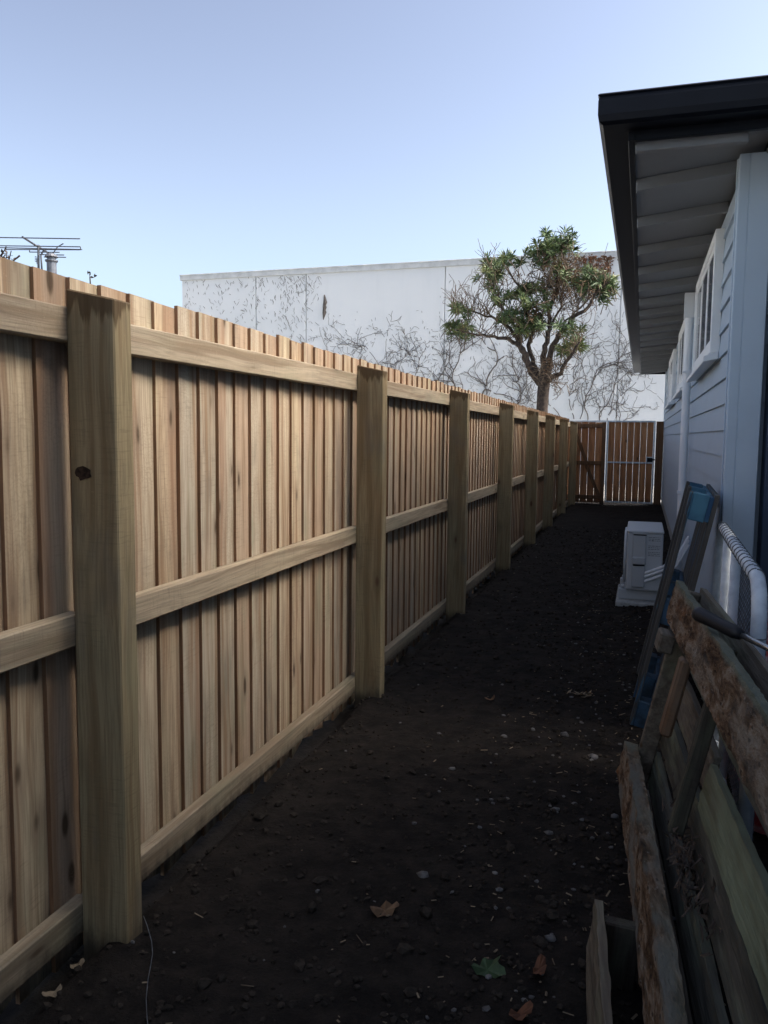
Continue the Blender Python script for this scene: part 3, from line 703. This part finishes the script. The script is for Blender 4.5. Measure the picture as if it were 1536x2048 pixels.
# downpipe
m = MB(); dx, dy = XW - .052, 8.0
m.tube([(dx, dy, .05), (dx, dy, 2.46)], .036, 14); hp('downpipe', m, M['white_pipe'], 0, None, False)
m = MB(); m.tube([(dx, dy, 2.44), (dx, dy, 2.52)], .042, 14); m.box(dx - .05, dx + .05, dy - .05, dy + .05, 2.5, 2.72)
hp('downpipe_elbow', m, M['white_pipe'], 0, None, False)
for zc in (.9, 2.0):
    m = MB(); m.box(dx - .042, XW, dy - .042, dy + .042, zc, zc + .025); hp('pipe_bracket', m, M['white_pipe'])
m = MB(); m.box(XW - .02, XW, 9.15, 9.32, 1.42, 1.55); hp('wall_vent', m, M['cream'], .004)
# eaves
ex, ey0, ey1 = -.085, 4.03, 18.6      # inner faces of the fascias
def zs(x): return 2.775 + (x - ex) * .11
m = MB(); m.add([(ex, ey0, zs(ex)), (XW + .1, ey0, zs(XW + .1)), (XW + .1, ey1, zs(XW + .1)), (ex, ey1, zs(ex)), (ex, ey0, zs(ex) + .02), (XW + .1, ey0, zs(XW + .1) + .02), (XW + .1, ey1, zs(XW + .1) + .02), (ex, ey1, zs(ex) + .02)],
    [(3, 2, 1, 0), (4, 5, 6, 7), (0, 1, 5, 4), (1, 2, 6, 5), (2, 3, 7, 6), (3, 0, 4, 7)]); hp('soffit', m, M['soffit'])
m = MB(); m.box(XW + .1, 6.4, ey0, YN + .1, 2.79, 2.81); hp('soffit', m, M['soffit'])
yr = 4.62; ks = 0
while yr < ey1:
    m = MB(); wdt = .05; x0, x1 = ex + .002, XW + .02
    vs = []
    for yq in (yr, yr + wdt):
        vs += [(x0, yq, zs(x0) - .062), (x1, yq, zs(x1) - .062), (x1, yq, zs(x1) + .001), (x0, yq, zs(x0) + .001)]
    m.add(vs, [(0, 1, 2, 3), (7, 6, 5, 4), (0, 4, 5, 1), (1, 5, 6, 2), (2, 6, 7, 3), (3, 7, 4, 0)]); hp('rafter', m, M['soffit'], .004)
    yr += .78 + .02 * math.sin(ks * 2.1); ks += 1
m = MB(); m.box(ex + .003, XW - .02, 4.06, 4.105, 2.735, 2.80); hp('eave_beam', m, M['soffit'], .004)
m = MB(); m.box(ex - .03, ex, ey0 - .03, ey1 + .03, 2.765, 2.93); m.box(ex, 6.4, ey0 - .03, ey0, 2.765, 2.93); m.box(ex, 6.4, ey1, ey1 + .03, 2.765, 2.93); hp('fascia', m, M['gutter'], .002)
gp = [(0, 0), (-.02, -.0), (-.105, .0), (-.122, .012), (-.128, .04), (-.128, .10), (-.122, .118), (-.130, .126), (-.122, .133), (-.112, .126), (-.114, .10), (-.114, .045), (-.1, .016), (-.0, .016)]
ox, oy = ex - .032, ey0 - .032
def gutter_run(a, c, axis):
    m = MB(); n = len(gp); vs = []
    for end, sgn in ((a, 0), (c, 1)):
        for (d, h) in gp:
            if axis == 'y': vs.append((ox + d, (oy + d) if sgn == 0 else c - d, 2.805 + h))
            else: vs.append(((ox + d) if sgn == 0 else c, oy + d, 2.805 + h))
    m.add(vs, [(k, (k + 1) % n, n + (k + 1) % n, n + k) for k in range(n)])
    return m
hp('gutter', gutter_run(0, ey1 + .032, 'y'), M['gutter']); hp('gutter', gutter_run(0, 6.4, 'x'), M['gutter'])
m = MB(); rx0, ry0, ry1 = ex - .06, ey0 - .06, ey1 + .06; rise = 1.05; run = 3.4; rx1 = 6.8
m.add([(rx0, ry0, 2.925), (rx1, ry0, 2.925), (rx1, ry1, 2.925), (rx0, ry1, 2.925), (rx0 + run, ry0 + run, 2.925 + rise), (rx0 + run, ry1 - run, 2.925 + rise)], [(0, 1, 4), (1, 2, 5, 4), (2, 3, 5), (3, 0, 4, 5), (3, 2, 1, 0)])
hp('roof', m, M['roofing'])

# ------------------------------------------------------------------ air conditioner outdoor unit
AX0, AX1, AY0, AY1, AZ0, AZ1 = -.09, .20, 7.10, 7.88, .125, .635
AO = Vector((.04, 7.45, 0))
ac = thing('outdoor_unit', 'off white air conditioner outdoor unit on pale feet beside the house wall', 'air conditioner', AO)
def apart(name, mb, mat, bevel=0, parent=None):
    mb.v = [(x - AO.x, y - AO.y, z) for x, y, z in mb.v]; return link(name, mb.mesh(name, mat, bevel), parent or ac)
m = MB(); m.box(AX0, AX1, AY0, AY1, AZ0, AZ1 - .02); body = apart('casing', m, M['ac'], .012)
m = MB(); m.box(AX0 - .006, AX1 + .004, AY0 - .006, AY1 + .006, AZ1 - .02, AZ1); apart('top_cover', m, M['ac'], .006)
m = MB()
m.box(AX0 + .045, AX0 + .155, AY0 - .018, AY0 - .001, AZ0 + .27, AZ0 + .47)
m.box(AX0 + .045, AX0 + .155, AY0 - .035, AY0 - .001, AZ0 + .225, AZ0 + .29)
m.box(AX0 + .045, AX0 + .152, AY0 - .028, AY0 - .001, AZ0 + .03, AZ0 + .215); apart('valve_cover', m, M['ac_grey'], .008)
m = MB(); m.box(AX0 + .055, AX0 + .148, AY0 - .03, AY0 - .0012, AZ0 + .2155, AZ0 + .2245); apart('handle_slot', m, M['dark'])
m = MB(); m.box(AX0 + .05, AX0 + .155, AY0 - .014, AY0 - .0013, AZ0 + .471, AZ0 + .48); apart('handle_slot', m, M['dark'])
m = MB(); m.box(AX0 + .045, AX0 + .155, AY0 - .022, AY0 - .001, AZ0 + .481, AZ0 + .505); apart('handle', m, M['ac_grey'], .003)
m = MB(); rl = random.Random(2)
for k in range(9):
    zz = AZ0 + .455 - k * .014 - (.03 if k > 2 else 0) - (.012 if k > 5 else 0)
    x = AX0 + .172
    while x < AX0 + .262:
        L = rl.uniform(.008, .026); m.box(x, min(x + L, AX0 + .268), AY0 - .0012, AY0 - .0002, zz, zz + .0045); x += L + .005
m.box(AX0 + .2, AX0 + .212, AY0 - .0012, AY0 - .0002, AZ0 + .425, AZ0 + .436)
apart('printed_label', m, M['ac_print'])
# round fan grille on the path side
m = MB(); cy, cz, R0 = (AY0 + AY1) / 2 - .05, (AZ0 + AZ1) / 2, .235
for r_ in (.06, .10, .14, .18, .215, .235):
    m.tube([(AX0 - .022 if r_ < .23 else AX0 - .012, cy + math.cos(2 * math.pi * k / 32) * r_, cz + math.sin(2 * math.pi * k / 32) * r_) for k in range(33)], .004 if r_ < .23 else .012, 5)
for k in range(12):
    a = 2 * math.pi * k / 12; m.tube([(AX0 - .02, cy, cz), (AX0 - .014, cy + math.cos(a) * R0, cz + math.sin(a) * R0)], .003, 4)
apart('fan_grille', m, M['ac'])
m = MB(); m.tube([(AX0 - .004, cy, cz), (AX0 - .001, cy, cz)], [R0, R0], 32); apart('fan_opening', m, M['dark'])
for k, zz in enumerate((AZ0 + .175, AZ0 + .145, AZ0 + .105)):
    m = MB(); m.tube([(AX0 + .152, AY0 - .012, zz - .02), (AX0 + .21, AY0 - .02, zz + .005), (AX0 + .3, AY0 - .015, zz + .045), (AX0 + .40, AY0 + .02, zz + .12), (XW - .02, AY0 + .05, zz + .3)], .012, 8)
    apart('pipe', m, M['white_pipe'])
for yy_ in (AY0 + .10, AY1 - .16):
    m = MB(); m.box(AX0 - .055, AX1 + .03, yy_ - .045, yy_ + .045, .035, .123); m.box(AX0 - .04, AX0 - .01, yy_ - .03, yy_ + .03, .1232, .15); apart('foot', m, M['ac_grey'], .006)
m = MB(); m.box(AX0 - .075, AX1 + .05, AY0 - .06, AY1 + .02, -.03, .034); 
apart('base_slab', m, M['concrete'], .01)

# ------------------------------------------------------------------ blue pallet on end, leaning on the house
bp0 = Vector((-.01, 4.06, .0)); vdir = Vector((.235, .0, 1.17)).normalized(); wdir = Vector((vdir.z, 0, -vdir.x)); udir = Vector((0, 1, 0))
blue = thing('blue_pallet', 'faded blue timber pallet standing on end and leaning on the house', 'pallet', bp0)
blue.rotation_euler = (0, math.atan2(vdir.x, vdir.z), R(-1.8))       # local x = normal towards the wall, y along the path, z up the lean
def bl(name, x0, x1, y0, y1, z0, z1, mat): 
    m = MB(); m.box(x0, x1, y0, y1, z0, z1); return link(name, m.mesh(name, mat, .003), blue)
for yq in (0, .45, .9):
    bl('runner', 0, .018, yq, yq + .1, .01, 1.19, M['blue_worn'])
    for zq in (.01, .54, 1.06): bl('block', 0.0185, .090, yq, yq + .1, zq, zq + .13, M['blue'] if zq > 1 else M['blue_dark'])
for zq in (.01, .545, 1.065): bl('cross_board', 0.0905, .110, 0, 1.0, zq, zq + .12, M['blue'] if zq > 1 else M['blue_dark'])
for k in range(6): bl('deck_board', .1105, .131, k * .172 + .001, k * .172 + .14, .0, 1.2, M['blue_worn'])
bl('end_board', -.0215, -.0005, .0, 1.0, 1.07, 1.19, M['blue']) if False else None

# ------------------------------------------------------------------ chain link gate leaning at the corner
ca, cb = Vector((.368, 4.22, 0)), Vector((.333, 2.54, 0))
cl = thing('chain_link_gate', 'low white tubular chain link gate standing along the path by the house corner', 'gate', ca)
cdir = (cb - ca).normalized(); CLN = (cb - ca).length; CH = 1.0
def cp(s, z_): return cdir * s + Vector((.012 * z_, 0, z_))
m = MB(); pts = []; rb = .13
pts += [cp(0, .06), cp(0, CH - rb)] + [cp(rb - rb * math.cos(R(a)), CH - rb + rb * math.sin(R(a))) for a in (15, 30, 45, 60, 75, 90)]
pts += [cp(CLN * k / 8, CH) for k in range(1, 8)] + [cp(CLN - rb + rb * math.sin(R(a)), CH - rb + rb * math.cos(R(a))) for a in (0, 15, 30, 45, 60, 75, 90)] + [cp(CLN, .06)]
m.tube(pts, .022, 14); link('frame', m.mesh('frame', M['white_tube'], 0, True), cl)
m = MB(); m.tube([cp(0, .07), cp(CLN, .07)], .018, 10); link('bottom_rail', m.mesh('bottom_rail', M['white_tube'], 0, True), cl)
for s_ in (.45, .86):
    m = MB(); m.tube([cp(s_, .08), cp(s_, CH - .012)], .019, 10); link('stay', m.mesh('stay', M['white_tube'], 0, True), cl)
m = MB(); pitch = .05; off = cdir.cross(Vector((0, 0, 1))).normalized() * -.024
for i in range(int(CLN / pitch)):
    for sg in (0, 1):
        q = []; zz = .09; k = 0
        while zz < CH - .01:
            q.append(cp(.03 + i * pitch + (pitch / 2 if (k + sg) % 2 else 0), zz) + off * (1 + .12 * ((k + sg) % 2))); zz += pitch / 2; k += 1
        m.tube(q, .0017, 3, 0, False)
o = link('wire_mesh', m.mesh('wire_mesh', M['wire'], 0, False, False), cl); o['kind'] = 'stuff'
m = MB(); s_ = .1
while s_ < CLN - .02:
    c = cp(min(s_, CLN - .1), CH)
    if s_ < CLN - rb + .02:
        ax = cdir; e1 = Vector((0, 0, 1)); e2 = ax.cross(e1)
        m.tube([c + (e1 * math.cos(a) + e2 * math.sin(a)) * .0235 + ax * .02 * (a / 6.3 - .5) for a in [2 * math.pi * k / 12 for k in range(13)]], .0022, 4, 0, False)
    s_ += .085
for k in range(3):
    c = cp(CLN, CH - rb - .03 - k * .09); m.tube([c + (cdir * math.cos(a) + off.normalized() * math.sin(a)) * .0235 for a in [2 * math.pi * k2 / 12 for k2 in range(13)]], .0022, 4, 0, False)
link('tie_wire', m.mesh('tie_wire', M['wire'], 0, False, False), cl)['kind'] = 'stuff'
# red and white bag behind the mesh
m = MB(); rg = random.Random(9); nu, nv = 14, 10
bc = Vector((.475, 3.2, 0))
for j in range(nv + 1):
    for i in range(nu):
        a = 2 * math.pi * i / nu; t = j / nv; r_ = .07 * math.sin(math.pi * (.12 + .8 * t)) + .03
        q = Vector((math.cos(a) * r_, math.sin(a) * r_ * 2.2, .78 * t)); q += Vector((noise.noise(q * 9), noise.noise(q * 9 + Vector((5, 1, 2))), noise.noise(q * 7) * .5)) * .035; m.v.append(tuple(q))
for j in range(nv):
    for i in range(nu): m.f.append((j * nu + i, j * nu + (i + 1) % nu, (j + 1) * nu + (i + 1) % nu, (j + 1) * nu + i)); m.m.append(0)
m.f.append(tuple(nv * nu + i for i in range(nu))); m.m.append(0)
tag(link('plastic_bag', m.mesh('plastic_bag', M['redbag'], 0, True), None, bc), 'crumpled red and white plastic bag behind the chain link mesh', 'bag')

# ------------------------------------------------------------------ rotten brown pallet leaning along the path
def rough_board(name, parent, L, H, T, mat, loc, amp=.006, seg=40, endrot=0.0, seed=0, rot=(0, 0, 0)):
    """a board lying along local y (0..L), height z (0..H), thickness x (0..T), weathered surface"""
    m = MB(); nh, n_t = 7, 2
    prof = [(0, H * k / nh) for k in range(nh + 1)] + [(T, H * k / nh) for k in range(nh, -1, -1)]
    n = len(prof)
    for j in range(seg + 1):
        yq = L * j / seg
        for (x, z_) in prof:
            d = noise.noise(Vector((x * 30 + seed, yq * 9, z_ * 34))) * amp + noise.noise(Vector((x * 80 + seed, yq * 45, z_ * 110))) * amp * .8
            e = noise.noise(Vector((seed + 5, yq * 11, 4 if z_ > H / 2 else 1))) * amp * (.45 if z_ > H / 2 else 1.3)
            eat = endrot * max(0, 1 - yq / .16) ** 2
            zz = H / 2 + (z_ - H / 2) * (1 - eat) + (e if z_ in (0, H) else 0)
            m.v.append((x - (d if x == 0 else -d), yq - (noise.noise(Vector((z_ * 40, seed, 2))) * .02 if j in (0, seg) else 0), zz))
    for j in range(seg):
        for k in range(n): m.f.append((j * n + k, j * n + (k + 1) % n, (j + 1) * n + (k + 1) % n, (j + 1) * n + k)); m.m.append(0)
    m.f.append(tuple(range(n - 1, -1, -1))); m.m.append(0); m.f.append(tuple(seg * n + k for k in range(n))); m.m.append(0)
    return link(name, m.mesh(name, mat), parent, loc, rot)
pb = Vector((.107, .85, .0)); pf = Vector((-.055, 3.12, .0))
pal_t = thing('wooden_pallet', 'long rotten brown timber pallet leaning on the chain link gate in the foreground', 'pallet', pb)
ang = math.atan2(-(pf - pb).x, (pf - pb).y); PLN = (pf - pb).length
pal_t.rotation_euler = (0, R(12.2), ang)
HH = .918
rough_board('top_board', pal_t, PLN, .145, .024, M['rotten'], (0, 0, HH - .145), .006, 120, .12, 3.3)
rough_board('bottom_board', pal_t, PLN, .13, .045, M['rotten_grey'], (-.02, 0, .145), .007, 90, .05, 8.1)
for k, (u0, u1, zq, hh, mt) in enumerate(((.01, PLN, .0, .11, 'old_wood'), (.02, PLN - .02, .165, .11, 'shaded_wood'), (.0, PLN - .01, .325, .125, 'shaded_wood'),
                                          (.0, 1.36, .50, .125, 'moss_wood'), (1.42, PLN - .02, .485, .12, 'old_wood'), (.01, PLN - .02, .655, .10, 'shaded_wood'), (.01, PLN - .01, HH - .128, .125, 'old_wood'))):
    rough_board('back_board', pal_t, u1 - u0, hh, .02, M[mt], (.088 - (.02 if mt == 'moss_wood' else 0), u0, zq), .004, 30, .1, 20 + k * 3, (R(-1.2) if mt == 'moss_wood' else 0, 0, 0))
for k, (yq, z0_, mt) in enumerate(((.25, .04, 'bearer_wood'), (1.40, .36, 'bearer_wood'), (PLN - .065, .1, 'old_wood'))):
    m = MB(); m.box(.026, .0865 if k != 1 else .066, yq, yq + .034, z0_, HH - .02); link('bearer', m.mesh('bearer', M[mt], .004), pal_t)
# broken stub with pale splintered end below the top board
m = MB(); m.box(-.03, .024, PLN - .20, PLN - .10, HH - .235, HH - .165); o = link('broken_stub', m.mesh('broken_stub', M['old_wood'], .006), pal_t)
m = MB(); m.box(-.01, .024, PLN - .58, PLN - .52, HH - .40, HH - .15); o = link('splintered_block', m.mesh('splintered_block', M['brown_wood'], .008), pal_t)
# low broken timber in front of it
lf = thing('broken_timber', 'dark broken timber frame lying on edge in front of the pallet foot', 'timber', (.035, .98, 0), (0, R(6), R(5.2)))
rough_board('edge_board', lf, 1.18, .20, .02, M['old_wood'], (-.02, 0, -.02), .006, 40, .3, 40.2)
m = MB(); m.box(.002, .10, 1.10, 1.14, -.02, .165); link('end_block', m.mesh('end_block', M['bearer_wood'], .004), lf)
for yq in (.22, .60):
    m = MB(); m.box(.002, .085, yq, yq + .06, -.02, .13); link('block', m.mesh('block', M['bearer_wood'], .004), lf)

m = MB(); rd = random.Random(77)
for k in range(160):
    p = Vector((rd.uniform(.03, .085), 1.25 + rd.gauss(0, .16), .335 + abs(rd.gauss(0, .035)))); d = Vector((rd.gauss(0, .4), rd.gauss(0, 1), rd.gauss(.2, .6))).normalized() * rd.uniform(.015, .06); q = d.cross(Vector((1, .3, .2))).normalized() * rd.uniform(.003, .009)
    m.add([p - d * .5 - q, p + d * .5, p - d * .5 + q, p + Vector((.004, 0, .004))], [(0, 1, 3), (1, 2, 3), (2, 0, 3), (2, 1, 0)])
link('bark_debris', m.mesh('bark_debris', M['bark'], 0, False, False), pal_t)['kind'] = 'stuff'
# garden tool handle lying over the pallet
ga, gb = Vector((.160, 2.36, .938)), Vector((.41, 2.12, .868))
tool = thing('garden_tool', 'garden tool with black rubber grip and steel shaft resting on the rotten pallet', 'tool', ga)
gd = (gb - ga); m = MB()
m.tube([gd * t for t in (-.02, .0, .03, .12, .25, .36, .42)], [.008, .018, .021, .019, .018, .019, .014], 14); link('grip', m.mesh('grip', M['black_grip'], 0, True), tool)
m = MB(); m.tube([gd * .4, gd * 1.6], .0085, 10); link('shaft', m.mesh('shaft', M['steel'], 0, True), tool)

# ------------------------------------------------------------------ soil clods, chips, stones, leaves
rc = random.Random(31)
ICO = bmesh.new(); bmesh.ops.create_icosphere(ICO, subdivisions=1, radius=1)
IV = [v.co.copy() for v in ICO.verts]; IF = [tuple(v.index for v in f.verts) for f in ICO.faces]; ICO.free()
def lump(mb, x, y, r, flat=.7):
    rot = Matrix.Rotation(rc.random() * 6.3, 3, 'Z') @ Matrix.Rotation(rc.random() * 3, 3, 'X'); sx, sy = rc.uniform(.7, 1.3), rc.uniform(.7, 1.3)
    c = Vector((x, y, soil_h(x, y) + r * .25)); vs = []
    for v in IV:
        q = rot @ Vector((v.x * sx, v.y * sy, v.z)) * r * (1 + rc.uniform(-.22, .22)); q.z *= flat; vs.append(c + q)
    mb.add(vs, IF)
def rxy(right=.5):
    y = .9 + 12 * rc.random() ** 1.7
    x = rc.uniform(-1.4, .35) if rc.random() > right else min(.36, rc.gauss(-.15, .28))
    return x, y
m = MB()
for k in range(7500): x, y = rxy(.35); lump(m, x, y, rc.uniform(.004, .012) * (1 + .9 * (rc.random() < .1)))
tag(link('soil_clods', m.mesh('soil_clods', M['clod'], 0, False, False)), 'small dark clods of loose soil', 'soil', None, 'stuff')
m = MB()
for k in range(520): x, y = rxy(.75); lump(m, x, y, rc.uniform(.004, .011), .6)
tag(link('gravel', m.mesh('gravel', M['stone'], 0, False, False)), 'small grey pebbles scattered in the soil', 'gravel', None, 'stuff')
m = MB()
for k in range(950):
    x, y = rxy(.85); z_ = soil_h(x, y) + .006; a = rc.random() * 6.3; L = rc.uniform(.004, .02) * (1 + (rc.random() < .12)); W_ = rc.uniform(.001, .0035)
    d = Vector((math.cos(a), math.sin(a), rc.uniform(-.15, .25))) * L * .5; q = Vector((-math.sin(a), math.cos(a), rc.uniform(-.3, .3))) * W_; p = Vector((x, y, z_)); up = Vector((0, 0, .002))
    m.add([p - d - q, p + d - q, p + d + q, p - d + q, p - d + up, p + d + up], [(0, 1, 5, 4), (4, 5, 2, 3), (0, 4, 3), (1, 2, 5), (3, 2, 1, 0)])
tag(link('wood_chips', m.mesh('wood_chips', M['chip'], 0, False, False)), 'pale wood chips and straw scattered on the soil', 'wood chips', None, 'stuff')
def onz(px, py, z_=0):
    d = ray(px, py); t = (z_ - EYE.z) / d.z; return EYE + d * t
stones = [(1130, 1465, .028, 'large pale stone on the path beside the foot of the blue pallet'), (1008, 1470, .02, 'pale stone in the middle of the path left of the large pale stone'),
    (1112, 1612, .02, 'pale elongated stone on the path left of the far end of the rotten pallet'), (1188, 1508, .026, 'grey round stone next to the foot of the blue pallet'),
    (845, 1745, .030, 'grey stone on the bare soil just above the curled brown leaf'), (1098, 1658, .02, 'grey stone by the path edge beside the middle of the rotten pallet'),
    (1066, 1460, .018, 'small grey stone between the two pale stones in mid path'), (905, 1532, .016, 'small stone alone near the centre of the path'),
    (1102, 1872, .022, 'grey stone above the orange brown leaf near the broken timber'), (1230, 1620, .02, 'grey stone touching the edge of the rotten pallet')]
for (px, py, r_, lab) in stones:
    p = onz(px, py); b_ = MB(); lump(b_, p.x, p.y, r_ * .85, .5)
    z0 = soil_h(p.x, p.y); b_.v = [(x - p.x, y - p.y, z_ - z0 - r_ * .15) for x, y, z_ in b_.v]
    tag(link('stone', b_.mesh('stone', M['stone'], 0, True), None, (p.x, p.y, z0)), lab, 'stone', 'stones on the path')
def leaf(name, px, py, outline, size, rotz, mat, label, curl=.25):
    p = onz(px, py); z0 = soil_h(p.x, p.y) + .012; m = MB(); n = len(outline)
    vs = []
    for (u, v) in outline:
        q = Vector((u, v, 0)) * size; q.z = (u * u + v * v) * size * curl + noise.noise(Vector((u * 2.3, v * 2.3, size * 90))) * size * .55; vs.append(q)
    m.add([Vector((0, 0, .0))] + vs + [Vector((0, 0, -.0012))] + [v - Vector((0, 0, .0012)) for v in vs],
          [(0, 1 + k, 1 + (k + 1) % n) for k in range(n)] + [(n + 1, n + 2 + (k + 1) % n, n + 2 + k) for k in range(n)] + [(1 + k, n + 2 + k, n + 2 + (k + 1) % n, 1 + (k + 1) % n) for k in range(n)])
    tag(link(name, m.mesh(name, mat, 0, False, False), None, (p.x, p.y, z0), (R(8), R(-6), rotz)), label, 'leaf')
oval = [(math.cos(a) * 1.0, math.sin(a) * .45 * (1 + .15 * math.sin(3 * a))) for a in [2 * math.pi * k / 14 for k in range(14)]]
ivy = []
for k in range(20):
    a = 2 * math.pi * k / 20; r_ = .5 + .5 * max(0, math.cos(2.5 * a)) ** 1.5 + .12 * math.cos(a); ivy.append((math.cos(a) * r_, math.sin(a) * r_))
leaf('leaf', 770, 1817, oval, .046, R(35), M['ivyleaf'], 'curled dry brown leaf alone on the dark soil in the foreground', .35)
leaf('leaf', 975, 1943, ivy, .050, R(60), M['greenleaf'], 'green lobed leaf lying on the soil near the bottom')
leaf('leaf', 1078, 1945, oval, .034, R(80), M['orangeleaf'], 'orange brown leaf on the soil right of the green leaf', .5)
leaf('leaf', 1042, 2035, oval, .034, R(40), M['orangeleaf'], 'red brown leaf at the very bottom of the photo', .6)
leaf('leaf', 980, 1402, oval, .028, R(10), M['ivyleaf'], 'small dull brown leaf near the middle of the path', .5)
leaf('leaf', 155, 1920, oval, .02, R(60), M['chip'], 'small pale leaf on the soil beside the nearest post', .5)
leaf('leaf', 105, 1988, oval, .024, R(40), M['chip'], 'narrow pale leaf under the bottom rail at the left edge', .5)
# dry husk clump
p = onz(1165, 1388); m = MB(); c0 = Vector((p.x, p.y, soil_h(p.x, p.y) + .005))
for k in range(26):
    a = rc.random() * 6.3; d = Vector((math.cos(a), math.sin(a) * .8, rc.uniform(.1, .7))) * rc.uniform(.02, .06); q = Vector((-d.y, d.x, 0)).normalized() * .009; s = Vector((rc.gauss(0, .03), rc.gauss(0, .015), 0))
    m.add([s, s + d * .5 + q, s + d, s + d * .5 - q], [(0, 1, 2, 3)])
tag(link('dry_husk', m.mesh('dry_husk', M['chip'], 0, False, False), None, c0), 'clump of pale dry husks lying on the path by the blue pallet', 'husk')
# thin wire beside the nearest post
m = MB(); wp = [(287, 1832), (294, 1850), (303, 1875), (305, 1900), (301, 1925), (296, 1950), (292, 1990), (294, 2030), (299, 2070), (302, 2110)]
pts = []
for i, (px, py) in enumerate(wp):
    p = onz(px, py, .03 if i > 1 else .05); pts.append(Vector((p.x, p.y, max(.02 if i > 1 else .05, soil_h(p.x, p.y) + .006))))
o0 = pts[-1]; m.tube([q - o0 for q in pts], .0011, 5)
tag(link('wire', m.mesh('wire', M['wire'], 0, True), None, o0), 'thin pale wire trailing over the soil beside the nearest post', 'wire')
